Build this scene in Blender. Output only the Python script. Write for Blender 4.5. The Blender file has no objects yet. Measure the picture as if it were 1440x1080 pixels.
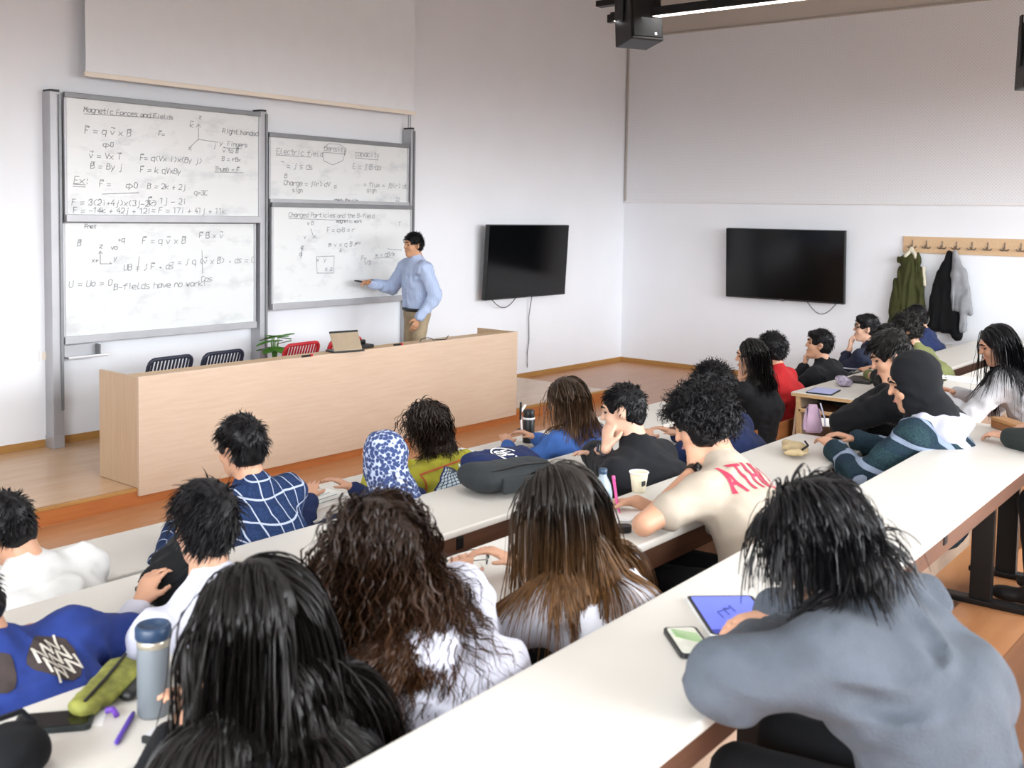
import bpy, bmesh, math, random
import numpy as np
from mathutils import Vector, Matrix

# ------------------------------------------------------------------ camera, world, exposure
SC = bpy.context.scene
COL = SC.collection
FPX, PCX, PCY = 1490.0, 725.0, 399.0                      # focal length and principal point in px of 1440x1080
CAM = np.array([-12.386, -8.096, 1.9])                    # room corner (front wall / right wall) is the origin, stage top is z = 0
def _axes(yaw, pitch, roll):
    c, s = math.cos(yaw), math.sin(yaw)
    fwd = np.array([s*math.cos(pitch), c*math.cos(pitch), math.sin(pitch)])
    right = np.array([c, -s, 0.0]); up = np.cross(right, fwd)
    return right*math.cos(roll)+up*math.sin(roll), -right*math.sin(roll)+up*math.cos(roll), fwd
CR, CU, CF = _axes(*[math.radians(a) for a in (51.07, -3.75, 0.99)])
cam_d = bpy.data.cameras.new('camera'); cam = bpy.data.objects.new('camera', cam_d); COL.objects.link(cam)
cam_d.sensor_width = 36.0; cam_d.lens = FPX/1440*36.0
cam_d.shift_x = (720-PCX)/1440; cam_d.shift_y = -(540-PCY)/1440
cam_d.clip_start = 0.05
cam.matrix_world = Matrix(((CR[0], CU[0], -CF[0], CAM[0]), (CR[1], CU[1], -CF[1], CAM[1]), (CR[2], CU[2], -CF[2], CAM[2]), (0, 0, 0, 1)))
cam_d.dof.use_dof = True; cam_d.dof.focus_distance = 6.5; cam_d.dof.aperture_fstop = 5.0
SC.camera = cam
W = bpy.data.worlds.new('world'); SC.world = W; W.use_nodes = True
_n, _l = W.node_tree.nodes, W.node_tree.links            # overcast sky above, dimmer ground below the horizon; it comes in by unseen windows added for fill
_tc = _n.new('ShaderNodeTexCoord'); _sp = _n.new('ShaderNodeSeparateXYZ'); _mr = _n.new('ShaderNodeMapRange'); _mx = _n.new('ShaderNodeMix'); _mx.data_type = 'RGBA'
_mr.inputs[1].default_value = -.06; _mr.inputs[2].default_value = .06
_l.new(_tc.outputs['Generated'], _sp.inputs[0]); _l.new(_sp.outputs['Z'], _mr.inputs[0]); _l.new(_mr.outputs[0], _mx.inputs[0])
_mx.inputs[6].default_value = (.12, .115, .11, 1); _mx.inputs[7].default_value = (.92, .96, 1.0, 1); _l.new(_mx.outputs[2], _n['Background'].inputs[0])
_n['Background'].inputs[1].default_value = 19.0
LAMP_W = 44.0                                              # watts of each suspended linear lamp
SC.view_settings.view_transform = 'Standard'; SC.view_settings.look = 'None'
SC.view_settings.gamma = 1.0; SC.view_settings.use_curve_mapping = False
SC.view_settings.exposure = 0.14

def ray(px, py): return CF + CR*(px-PCX)/FPX - CU*(py-PCY)/FPX
def on_z(px, py, z): d = ray(px, py); return CAM + d*(z-CAM[2])/d[2]
def on_y(px, py, y): d = ray(px, py); return CAM + d*(y-CAM[1])/d[1]
def on_x(px, py, x): d = ray(px, py); return CAM + d*(x-CAM[0])/d[0]

# ------------------------------------------------------------------ materials
def lin(h):
    h = h.lstrip('#'); out = []
    for i in (0, 2, 4):
        c = int(h[i:i+2], 16)/255; out.append(c/12.92 if c <= .04045 else ((c+.055)/1.055)**2.4)
    return (*out, 1.0)
MATS = {}
class NT:
    def __init__(s, name):
        s.m = bpy.data.materials.new(name); s.m.use_nodes = True; s.t = s.m.node_tree; s.b = s.t.nodes['Principled BSDF']
    def n(s, kind, **kw):
        nd = s.t.nodes.new(kind)
        for k, v in kw.items():
            if k.startswith('i_'): nd.inputs[k[2:].replace('_', ' ')].default_value = v
            else: setattr(nd, k, v)
        return nd
    def l(s, a, b): s.t.links.new(a, b)
    def coords(s, scale=(1, 1, 1), rot=(0, 0, 0)):
        tc = s.n('ShaderNodeTexCoord'); mp = s.n('ShaderNodeMapping'); mp.inputs['Scale'].default_value = scale; mp.inputs['Rotation'].default_value = rot
        s.l(tc.outputs['Object'], mp.inputs['Vector']); return mp.outputs['Vector']
    def math(s, op, a, b=None):
        nd = s.n('ShaderNodeMath', operation=op)
        for i, v in enumerate((a, b)):
            if v is None: continue
            if isinstance(v, (int, float)): nd.inputs[i].default_value = v
            else: s.l(v, nd.inputs[i])
        return nd.outputs[0]
    def mix(s, fac, c1, c2):
        nd = s.n('ShaderNodeMix', data_type='RGBA')
        if isinstance(fac, (int, float)): nd.inputs[0].default_value = fac
        else: s.l(fac, nd.inputs[0])
        for i, c in ((6, c1), (7, c2)):
            if isinstance(c, tuple): nd.inputs[i].default_value = c
            else: s.l(c, nd.inputs[i])
        return nd.outputs[2]
    def bump(s, h, strength=.3, dist=.01):
        nd = s.n('ShaderNodeBump'); nd.inputs['Strength'].default_value = strength; nd.inputs['Distance'].default_value = dist
        s.l(h, nd.inputs['Height']); s.l(nd.outputs[0], s.b.inputs['Normal'])
    def noise(s, vec, scale, detail=3, rough=.5):
        nd = s.n('ShaderNodeTexNoise'); nd.inputs['Scale'].default_value = scale; nd.inputs['Detail'].default_value = detail; nd.inputs['Roughness'].default_value = rough
        s.l(vec, nd.inputs['Vector']); return nd.outputs[0]
    def ramp(s, f, lo, hi):
        nd = s.n('ShaderNodeMapRange'); s.l(f, nd.inputs[0]); nd.inputs[1].default_value = lo; nd.inputs[2].default_value = hi; return nd.outputs[0]
def dk(c, f): return (c[0]*f, c[1]*f, c[2]*f, 1)
def mat(name, col='#808080', rough=.6, metal=0., var=.12, scale=6., bump=0., bscale=60., spec=.5, stretch=(1, 1, 1), trans=0., sheen=0., aniso=0.):
    if name in MATS: return MATS[name]
    t = NT(name); c = lin(col)
    t.b.inputs['Roughness'].default_value = rough; t.b.inputs['Metallic'].default_value = metal; t.b.inputs['Specular IOR Level'].default_value = spec
    if trans: t.b.inputs['Transmission Weight'].default_value = trans
    if sheen: t.b.inputs['Sheen Weight'].default_value = sheen
    v = t.coords(stretch)
    if var: t.l(t.mix(t.ramp(t.noise(v, scale), .3, .7), dk(c, 1-var), dk(c, 1+var*.6)), t.b.inputs['Base Color'])
    else: t.b.inputs['Base Color'].default_value = c
    if bump: t.bump(t.noise(v, bscale), bump, .004)
    MATS[name] = t.m; return t.m
def wood(name, c1, c2, rough=.4, scale=(1, 14, 14), freq=3.):
    t = NT(name); v = t.coords(scale); n = t.noise(v, freq, 5, .6); n2 = t.noise(t.coords((.6, .6, .6)), 2.0)
    c = t.mix(t.ramp(n, .3, .72), lin(c1), lin(c2)); c = t.mix(t.math('MULTIPLY', n2, .25), c, lin(c2))
    t.l(c, t.b.inputs['Base Color']); t.b.inputs['Roughness'].default_value = rough; t.bump(n, .06, .002)
    MATS[name] = t.m; return t.m
def emis(name, col, strength):
    t = NT(name); t.b.inputs['Base Color'].default_value = lin(col); t.b.inputs['Emission Color'].default_value = lin(col); t.b.inputs['Emission Strength'].default_value = strength
    MATS[name] = t.m; return t.m

wall_m = mat('wall_paint', '#eef1f6', .75, var=.02, scale=1.5, bump=.05, bscale=180)
upwall_shade_m = mat('upper_wall_paint', '#cfc8bf', .8, var=.02, scale=1.)  # wall colour darkened and warmed to paint in the shade above lamp height
t = NT('acoustic_panel')                                   # white panel with a fine grid of perforations
v = t.coords((1, 1, 1)); sx = t.n('ShaderNodeSeparateXYZ'); t.l(v, sx.inputs[0])
hy = t.math('SINE', t.math('MULTIPLY', sx.outputs['Y'], 170.)); hz = t.math('SINE', t.math('MULTIPLY', sx.outputs['Z'], 170.))
holes = t.ramp(t.math('MULTIPLY', hy, hz), .15, .6)
t.l(t.mix(holes, lin('#eceef2'), lin('#dcdde0')), t.b.inputs['Base Color']); t.b.inputs['Roughness'].default_value = .8; acoustic_m = t.m
floor_m = wood('floor_wood', '#c58e62', '#b57d52', .32, (1, 6, 6), 2.)
stage_m = wood('stage_wood', '#d3b291', '#c8a27c', .25, (1, 6, 6), 2.)
riser_m = wood('riser_wood', '#b9713c', '#a8622f', .45, (1, 10, 10), 3.)
base_m = wood('baseboard_wood', '#b98a4e', '#a5783e', .5)
beech_m = wood('beech_laminate', '#cfb9a4', '#c4ab94', .4, (1, 12, 12), 3.)
beechv_m = wood('beech_laminate_vertical', '#cbb294', '#bfa282', .4, (12, 12, 1), 3.)
edge_m = wood('desk_edge_wood', '#d9b88c', '#c7a273', .45)
brown_m = wood('brown_shelf_wood', '#6b4a38', '#593b2c', .5)
ply_m = wood('seat_plywood', '#9c673c', '#85522c', .4)
top_m = mat('desk_laminate', '#d8d4cc', .38, var=.03, scale=3., bump=.02, bscale=200)
steel_m = mat('black_steel', '#191a1c', .45, .3, var=.1)
alu_m = mat('aluminium', '#b4b5b9', .42, .35, var=.08, scale=4.)
alud_m = mat('dark_aluminium', '#85888b', .42, .4, var=.08)
t = NT('whiteboard_enamel'); v = t.coords((1, 1, 1)); sm = t.noise(t.coords((1.2, 1, 2.6)), 2.6, 6, .6)
t.l(t.mix(t.ramp(sm, .52, .85), lin('#dfe2e2'), lin('#b9bdc1')), t.b.inputs['Base Color']); t.b.inputs['Roughness'].default_value = .28; board_m = t.m
ink_m = mat('marker_ink', '#9a9da1', .6, var=.3, scale=30)
screen_m = mat('projection_fabric', '#eef2f6', .85, var=.015)
cream_m = mat('screen_bar', '#efe6d8', .5, var=.02)
black_m = mat('black_plastic', '#121314', .42, var=.1)
tvglass_m = mat('tv_glass', '#07080a', .12, var=0., spec=.4)
cable_m = mat('cable_grey', '#6c6a70', .6, var=0.)
white_m = mat('white_plastic', '#e9e9ea', .45, var=.02)
rack_m = wood('rack_wood', '#d9b995', '#cdab84', .45)
hook_m = mat('hook_metal', '#8d8379', .35, .8, var=.05)
lamp_m = emis('lamp_diffuser', '#fff6ea', 6.0)
paper_m = mat('paper', '#f1f1ee', .8, var=.02)
navy_m = mat('navy_plastic', '#23283a', .5, var=.1)
red_m = mat('red_plastic', '#c22a33', .45, var=.06)
leaf_m = mat('leaf_green', '#5f9a3e', .45, var=.25, scale=12)
pot_m = mat('terracotta', '#b8734a', .7)
skin_m = mat('skin', '#c9987b', .5, var=.08, scale=9., bump=.05, bscale=120); skinp_m = mat('skin_pale', '#d3a78e', .5, var=.08, scale=9.); skind_m = mat('skin_tan', '#c4926f', .5, var=.08, scale=9.)
eye_m = mat('eye_dark', '#1c1512', .25, var=0.); 
hairmats = {}
def hair_mat(name, root, tip=None, z0=0., z1=1., rough=.42):
    t = NT(name); tip = tip or root
    v = t.coords((1, 1, 1)); s = t.n('ShaderNodeSeparateXYZ'); t.l(v, s.inputs[0])
    f = t.ramp(t.math('ADD', s.outputs['Z'], t.math('MULTIPLY', t.noise(v, 22., 2), .1)), z1+.05, z0+.05)
    n = t.noise(t.coords((40, 40, 3)), 2.0, 2)
    c = t.mix(f, lin(root), lin(tip)); c = t.mix(t.ramp(n, .35, .75), dk_mix(t, c), c)
    t.l(c, t.b.inputs['Base Color']); t.b.inputs['Roughness'].default_value = rough; t.b.inputs['Specular IOR Level'].default_value = .22
    MATS[name] = t.m; return t.m
def dk_mix(t, c): return t.mix(.45, c, (0.004, 0.0035, 0.003, 1))
hb_m = hair_mat('hair_black', '#0f0e11'); hbb_m = hair_mat('hair_brown_black', '#151211', '#201915'); hdk_m = hair_mat('hair_dark_brown', '#251b16', '#3c2a1e', .55, 1.1)
hcurl_m = hair_mat('hair_curly_brown', '#2a1c14', '#5a381d', .55, 1.1); hbal_m = hair_mat('hair_balayage', '#2a2420', '#96683a', .62, 1.02); hbr_m = hair_mat('hair_brown', '#3a2b20', '#6d4e34', .75, 1.1)
def cloth(name, col, var=.1, rough=.85, bump=.25, bscale=220., sheen=.03): return mat(name, col, rough, var=var, scale=14., bump=bump, bscale=bscale, spec=.2, sheen=sheen)
def plaid(name, base, dark, line, period=.075, lw=.1, rotz=0., offs=0.):
    t = NT(name); v = t.coords((1, 1, 1), (0, 0.0, rotz)); s = t.n('ShaderNodeSeparateXYZ'); t.l(v, s.inputs[0])
    def stripes(o, per, w, sh=0.): return t.math('LESS_THAN', t.math('FRACT', t.math('ADD', t.math('DIVIDE', o, per), 50.+sh)), w)
    u = t.math('ADD', s.outputs['X'], t.math('MULTIPLY', s.outputs['Y'], .25))
    z = t.math('ADD', s.outputs['Z'], t.math('MULTIPLY', s.outputs['Y'], -.35))
    n = t.ramp(t.noise(t.coords((60, 60, 60)), 3.), .3, .7)
    c = t.mix(n, lin(dark), lin(base))
    c = t.mix(t.math('MULTIPLY', stripes(u, period, .5, .3), .35), c, lin(dark)); c = t.mix(t.math('MULTIPLY', stripes(z, period, .5, .3), .35), c, lin(dark))
    both = t.math('MAXIMUM', stripes(u, period, lw), stripes(z, period, lw))
    c = t.mix(t.math('MULTIPLY', both, .85), c, lin(line)); t.l(c, t.b.inputs['Base Color']); t.b.inputs['Roughness'].default_value = .9; t.b.inputs['Specular IOR Level'].default_value = .15
    MATS[name] = t.m; return t.m

# ------------------------------------------------------------------ objects and tags
def tag(o, label=None, cat=None, group=None, kind=None):
    if label: o['label'] = label
    if cat: o['category'] = cat
    if group: o['group'] = group
    if kind: o['kind'] = kind
    return o
def link(name, me, m=None, parent=None, smooth=False, loc=None, rot=None):
    o = bpy.data.objects.new(name, me); COL.objects.link(o)
    if m is not None: me.materials.clear(); me.materials.append(m)
    if parent is not None: o.parent = parent
    if loc is not None: o.location = loc
    if rot is not None: o.rotation_euler = rot
    if smooth:
        for p in me.polygons: p.use_smooth = True
    return o
def empty(name, loc=(0, 0, 0), rz=0.):
    o = bpy.data.objects.new(name, None); COL.objects.link(o); o.location = loc; o.rotation_euler = (0, 0, rz); o.empty_display_size = .1; return o
class MB:
    """collects simple shapes into one mesh"""
    def __init__(s): s.b = bmesh.new()
    def box(s, lo, hi, bev=0., M=None, seg=2):
        c = [(a+b)/2 for a, b in zip(lo, hi)]; d = [max(abs(b-a), 1e-4) for a, b in zip(lo, hi)]
        mt = Matrix.Translation(c) @ Matrix.Diagonal((*d, 1))
        r = bmesh.ops.create_cube(s.b, size=1.0, matrix=mt)
        vs = r['verts']
        if bev > 0:
            es = list({e for v in vs for e in v.link_edges})
            rb = bmesh.ops.bevel(s.b, geom=es, offset=min(bev, min(d)*.45), segments=seg, affect='EDGES', profile=.6)
            vs = list({v for f in rb['faces'] for v in f.verts} | {v for v in vs if v.is_valid})
        if M is not None: bmesh.ops.transform(s.b, matrix=M, verts=vs)
        return s
    def tube(s, pts, r, n=8, cap=True, closed=False):
        pts = [Vector(p) for p in pts]; rr = r if hasattr(r, '__len__') else [r]*len(pts); rings = []
        up = Vector((0, 0, 1))
        for i, p in enumerate(pts):
            a = pts[(i-1) % len(pts)] if (closed or i > 0) else p; b = pts[(i+1) % len(pts)] if (closed or i < len(pts)-1) else p
            d = (b-a).normalized(); x = d.cross(up)
            if x.length < 1e-3: x = d.cross(Vector((1, 0, 0)))
            x.normalize(); y = d.cross(x)
            rings.append([s.b.verts.new(p+(x*math.cos(2*math.pi*k/n)+y*math.sin(2*math.pi*k/n))*rr[i]) for k in range(n)])
        L = len(rings)
        for i in range(L if closed else L-1):
            A, B = rings[i], rings[(i+1) % L]
            for k in range(n): s.b.faces.new((A[k], A[(k+1) % n], B[(k+1) % n], B[k]))
        if cap and not closed: s.b.faces.new(rings[0][::-1]); s.b.faces.new(rings[-1])
        return s
    def lathe(s, prof, n=24, c=(0, 0, 0)):
        rings = [[s.b.verts.new((c[0]+r*math.cos(2*math.pi*k/n), c[1]+r*math.sin(2*math.pi*k/n), c[2]+z)) for k in range(n)] for r, z in prof]
        for A, B in zip(rings, rings[1:]):
            for k in range(n): s.b.faces.new((A[k], A[(k+1) % n], B[(k+1) % n], B[k]))
        s.b.faces.new(rings[0][::-1]); s.b.faces.new(rings[-1]); return s
    def prism(s, poly, y0, y1, M=None):
        """polygon in x,z extruded along y"""
        a = [s.b.verts.new((x, y0, z)) for x, z in poly]; b = [s.b.verts.new((x, y1, z)) for x, z in poly]; n = len(poly)
        s.b.faces.new(a); s.b.faces.new(b[::-1])
        for i in range(n): s.b.faces.new((a[i], b[i], b[(i+1) % n], a[(i+1) % n]))
        if M is not None: bmesh.ops.transform(s.b, matrix=M, verts=a+b)
        return s
    def build(s, name, m=None, parent=None, smooth=False, loc=None, rot=None):
        bmesh.ops.recalc_face_normals(s.b, faces=s.b.faces)
        me = bpy.data.meshes.new(name); s.b.to_mesh(me); s.b.free()
        return link(name, me, m, parent, smooth, loc, rot)
def box(name, lo, hi, m, parent=None, bev=0., **kw): return MB().box(lo, hi, bev).build(name, m, parent, **kw)
def rpoly(w, h, r, n=5):
    out = []
    for cx, cy, a0 in ((w/2-r, h/2-r, 0), (-w/2+r, h/2-r, 90), (-w/2+r, -h/2+r, 180), (w/2-r, -h/2+r, 270)):
        for k in range(n+1): a = math.radians(a0+90*k/n); out.append((cx+r*math.cos(a), cy+r*math.sin(a)))
    return out
def slab(name, w, h, r, z0, z1, m, parent=None, **kw):
    b = MB(); b.prism(rpoly(w, h, r), 0, z1-z0, M=Matrix(((1, 0, 0, 0), (0, 0, 1, 0), (0, 1, 0, z0), (0, 0, 0, 1)))); return b.build(name, m, parent, **kw)
def set_z(o, yaw): o.rotation_euler = (0, 0, yaw)

# ------------------------------------------------------------------ signed distance bodies (numpy surface nets)
rs = np.random.RandomState(7)
_lat = rs.rand(32, 32, 32).astype(np.float32)
def vnoise(p):
    i = np.floor(p).astype(int); f = p-i; f = f*f*(3-2*f); out = 0
    for dx in (0, 1):
        for dy in (0, 1):
            for dz in (0, 1):
                w = (f[:, 0] if dx else 1-f[:, 0])*(f[:, 1] if dy else 1-f[:, 1])*(f[:, 2] if dz else 1-f[:, 2])
                out = out+w*_lat[(i[:, 0]+dx) & 31, (i[:, 1]+dy) & 31, (i[:, 2]+dz) & 31]
    return out*2-1
def A(*v): return np.array(v, dtype=float)
def unit(v): return v/(np.linalg.norm(v)+1e-9)
class Cone:                                                # round cone
    def __init__(s, a, b, ra, rb=None): s.a, s.b, s.ra, s.rb = A(*a), A(*b), ra, ra if rb is None else rb
    def bounds(s): r = max(s.ra, s.rb); return np.minimum(s.a, s.b)-r, np.maximum(s.a, s.b)+r
    def d(s, p):
        ab = s.b-s.a; t = np.clip(((p-s.a)@ab)/max(ab@ab, 1e-9), 0, 1)
        return np.linalg.norm(p-s.a-t[:, None]*ab, axis=1)-(s.ra+t*(s.rb-s.ra))
class Ell:                                                 # ellipsoid, R columns are its axes
    def __init__(s, c, r, R=None): s.c, s.r, s.R = A(*c), A(*r), np.eye(3) if R is None else R
    def bounds(s): m = s.r.max(); return s.c-m, s.c+m
    def d(s, p):
        q = (p-s.c)@s.R; k0 = np.linalg.norm(q/s.r, axis=1); k1 = np.linalg.norm(q/(s.r**2), axis=1)
        return np.where(k1 > 1e-6, k0*(k0-1)/np.maximum(k1, 1e-6), -s.r.min())
class ECone:                                               # cone of elliptical section: (width, depth) at both ends, side = width axis
    def __init__(s, a, b, wa, wb, side): s.a, s.b, s.wa, s.wb, s.side = A(*a), A(*b), wa, wb, unit(A(*side))
    def bounds(s): m = max(*s.wa, *s.wb); return np.minimum(s.a, s.b)-m, np.maximum(s.a, s.b)+m
    def d(s, p):
        ab = s.b-s.a; L = np.linalg.norm(ab); ax = ab/L; u = unit(s.side-ax*(s.side@ax)); v = np.cross(ax, u); q = p-s.a
        tt = q@ax; t = np.clip(tt/L, 0, 1); w = s.wa[0]+t*(s.wb[0]-s.wa[0]); dd = s.wa[1]+t*(s.wb[1]-s.wa[1])
        e = tt-np.clip(tt, 0, L); m = np.minimum(w, dd)
        k = np.sqrt((q@u/w)**2+(q@v/dd)**2+(e/m)**2); return (k-1)*m
def net(prims, h, k=.02, cut=(), noise=None, smooth=2):
    """prims: shape or (shape, k). Returns verts, quads of the smooth union, less the shapes in cut"""
    P = [(q if isinstance(q, tuple) else (q, k)) for q in prims]
    lo = np.min([q.bounds()[0] for q, _ in P], axis=0)-3*h-.02; hi = np.max([q.bounds()[1] for q, _ in P], axis=0)+3*h+.02
    n = np.ceil((hi-lo)/h).astype(int)+1; ax = [lo[i]+np.arange(n[i])*h for i in range(3)]
    F = np.full(n, .5, dtype=np.float32)
    def sub(q, pad):
        b0, b1 = q.bounds(); i0 = np.clip(np.floor((b0-pad-lo)/h).astype(int), 0, n); i1 = np.clip(np.ceil((b1+pad-lo)/h).astype(int)+1, 0, n)
        sl = tuple(slice(a, b) for a, b in zip(i0, i1)); g = np.meshgrid(*[ax[i][sl[i]] for i in range(3)], indexing='ij')
        return sl, np.stack([x.ravel() for x in g], 1), g[0].shape
    for q, kk in P:
        sl, p, sh = sub(q, kk+3*h+.02)
        if p.size == 0: continue
        d = q.d(p).reshape(sh).astype(np.float32); f = F[sl]; t = np.clip(.5+.5*(f-d)/kk, 0, 1); F[sl] = f*(1-t)+d*t-kk*t*(1-t)
    for q in cut:
        sl, p, sh = sub(q, 3*h)
        if p.size == 0: continue
        d = q.d(p).reshape(sh).astype(np.float32); F[sl] = np.maximum(F[sl], -d)
    if noise is not None:
        m = np.abs(F) < .05; ii = np.argwhere(m); F[m] += noise(lo+ii*h).astype(np.float32)
    F[0], F[-1], F[:, 0], F[:, -1], F[:, :, 0], F[:, :, -1] = [.5]*6
    S = F < 0; c = np.zeros(tuple(n-1), dtype=np.int8)
    for dx in (0, 1):
        for dy in (0, 1):
            for dz in (0, 1): c += S[dx:n[0]-1+dx, dy:n[1]-1+dy, dz:n[2]-1+dz]
    act = (c > 0) & (c < 8); idx = np.full(tuple(n-1), -1, dtype=np.int64); cells = np.argwhere(act); idx[act] = np.arange(len(cells))
    acc = np.zeros((len(cells), 3)); cnt = np.zeros(len(cells)); i, j, kz = cells.T
    for a in range(3):
        b, c2 = (a+1) % 3, (a+2) % 3
        for o1 in (0, 1):
            for o2 in (0, 1):
                o = [0, 0, 0]; o[b] = o1; o[c2] = o2; e = list(o); e[a] = 1
                f0 = F[i+o[0], j+o[1], kz+o[2]]; f1 = F[i+e[0], j+e[1], kz+e[2]]; m = (f0 < 0) != (f1 < 0)
                t = np.where(m, f0/np.where(m, f0-f1, 1), 0); pos = np.tile(np.array(o, dtype=float), (len(cells), 1)); pos[:, a] += t
                acc[m] += pos[m]; cnt[m] += 1
    V = lo+(cells+acc/np.maximum(cnt, 1)[:, None])*h; Q = []
    for a in range(3):
        b, c2 = (a+1) % 3, (a+2) % 3
        s0 = [slice(None)]*3; s1 = [slice(None)]*3; s0[a] = slice(0, -1); s1[a] = slice(1, None)
        e = np.argwhere(S[tuple(s0)] != S[tuple(s1)]); e = e[(e[:, b] > 0) & (e[:, c2] > 0)]
        inside = S[tuple(e.T)]
        def cell(db, dc): q = e.copy(); q[:, b] -= db; q[:, c2] -= dc; return idx[tuple(q.T)]
        q4 = np.stack([cell(1, 1), cell(0, 1), cell(0, 0), cell(1, 0)], 1); q4[~inside] = q4[~inside][:, ::-1]; Q.append(q4[(q4 >= 0).all(1)])
    Q = np.concatenate(Q)
    for _ in range(smooth):                                # light relaxation of the grid steps
        acc = np.zeros_like(V); cnt = np.zeros(len(V))
        for s0, s1 in ((0, 1), (1, 2), (2, 3), (3, 0)):
            np.add.at(acc, Q[:, s0], V[Q[:, s1]]); np.add.at(acc, Q[:, s1], V[Q[:, s0]]); np.add.at(cnt, Q[:, s0], 1); np.add.at(cnt, Q[:, s1], 1)
        V = V*.5+.5*acc/np.maximum(cnt, 1)[:, None]
    return V, Q
def mesh_np(name, parts):
    """parts: list of (verts, faces with a constant corner count); one mesh, smooth shaded"""
    me = bpy.data.meshes.new(name); off = 0; VV = []; LI = []; LS = []; tot = 0
    for V, Q in parts:
        VV.append(V); LI.append((Q+off).ravel()); LS.append(np.full(len(Q), Q.shape[1])); off += len(V)
    V = np.concatenate(VV); li = np.concatenate(LI); ls = np.concatenate(LS); st = np.concatenate([[0], np.cumsum(ls)[:-1]])
    me.vertices.add(len(V)); me.vertices.foreach_set('co', V.astype(np.float32).ravel())
    me.loops.add(len(li)); me.loops.foreach_set('vertex_index', li.astype(np.int32))
    me.polygons.add(len(ls)); me.polygons.foreach_set('loop_start', st.astype(np.int32)); me.polygons.foreach_set('loop_total', ls.astype(np.int32))
    me.polygons.foreach_set('use_smooth', np.ones(len(ls), dtype=bool)); me.update(calc_edges=True); me.validate(); return me
def folds(amp, fr, seed=0., dirn=None):
    def f(p):
        q = p*np.array(fr)+seed*7.3
        w = np.stack([vnoise(q*.7+3), vnoise(q*.7+11), vnoise(q*.7+23)], 1)
        r = vnoise(q+w*.9); return amp*(np.abs(r)*1.6-.5+.35*vnoise(q*2.1+5))
    return f

# ------------------------------------------------------------------ people
def Rz(a): c, s = math.cos(a), math.sin(a); return np.array([[c, -s, 0], [s, c, 0], [0, 0, 1.]])
def Rx(a): c, s = math.cos(a), math.sin(a); return np.array([[1., 0, 0], [0, c, -s], [0, s, c]])
def Ry(a): c, s = math.cos(a), math.sin(a); return np.array([[c, 0, s], [0, 1., 0], [-s, 0, c]])
def head_R(yaw, pitch, tilt): return Rz(-math.radians(yaw)) @ Rx(-math.radians(pitch)) @ Ry(math.radians(tilt))
SK_C, SK_R = A(0, -.012, .022), A(.073, .093, .090)        # skull in head space: x right, y forward, z up
def head_prims(H, R, s=.97, ears=True):
    P = lambda *c: H+R@(A(*c)*s)
    E_ = lambda c, r: Ell(P(*c), A(*r)*s, R)
    L = [(E_(SK_C, SK_R), .02), (E_((0, .026, -.045), (.056, .062, .072)), .03), (Cone(P(0, .06, -.098), P(0, .066, -.098), .026*s), .03),
         (Cone(P(0, .088, .012), P(0, .104, -.020), .007*s, .0115*s), .014), (E_((0, .076, .030), (.048, .018, .013)), .016),
         (E_((0, .088, -.052), (.021, .011, .006)), .008), (E_((0, .084, -.066), (.019, .011, .007)), .008),
         (E_((.034, .062, -.03), (.022, .02, .02)), .02), (E_((-.034, .062, -.03), (.022, .02, .02)), .02)]
    for sx in (-1, 1) if ears else ():
        L.append((E_((sx*.076, -.004, -.012), (.010, .021, .032)), .008)); L.append((E_((sx*.083, -.012, -.006), (.006, .016, .024)), .006))
    return L
def ik(S, T, l1, l2, pole):
    d = T-S; D = min(np.linalg.norm(d), (l1+l2)*.995); d = unit(d); a = (l1*l1-l2*l2+D*D)/(2*D); h = math.sqrt(max(l1*l1-a*a, 1e-5))
    p = A(*pole); p = unit(p-d*(p@d)); return S+d*a+p*h, S+d*D
def hand_prims(Wp, d, nrm, thumb, curl=25., s=1., spread=1., finger=None):
    """wrist, direction, palm normal (the side the fingers close towards), thumb side"""
    d = unit(d); nrm = unit(nrm-d*(nrm@d)); t = unit(A(*thumb)-d*(d@A(*thumb))-nrm*(nrm@A(*thumb))); L = []
    K = Wp+d*.085*s
    L.append((ECone(Wp+d*.012, K, (.027*s, .017*s), (.037*s, .013*s), t), .012))
    for i, (o, ln) in enumerate(((.028, .072), (.0095, .080), (-.0095, .075), (-.027, .060))):
        c = math.radians(curl*(1+.12*i) if finger is None else finger[i])
        b = K+t*o*s*1.02-d*abs(o)*.25; dr = unit(d+t*o*2.2*spread); dirs = []
        for j, m in enumerate((.45, 1.25, 2.0)):
            dirs.append(dr*math.cos(c*m)+nrm*math.sin(c*m))
        p0 = b; r = .0088*s
        for j, f in enumerate((.45, .32, .27)):
            p1 = p0+dirs[j]*ln*f*s; L.append((Cone(p0, p1, r, r*.93), .004)); p0 = p1; r *= .93
    b = Wp+d*.025*s+t*.026*s; c1 = unit(d*.75+t*.75+nrm*.25); p1 = b+c1*.040*s; p2 = p1+unit(d*.95+t*.25+nrm*.45)*.034*s
    L += [(Cone(b, p1, .0135*s, .0105*s), .010), (Cone(p1, p2, .0105*s, .0085*s), .004)]
    return L
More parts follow.
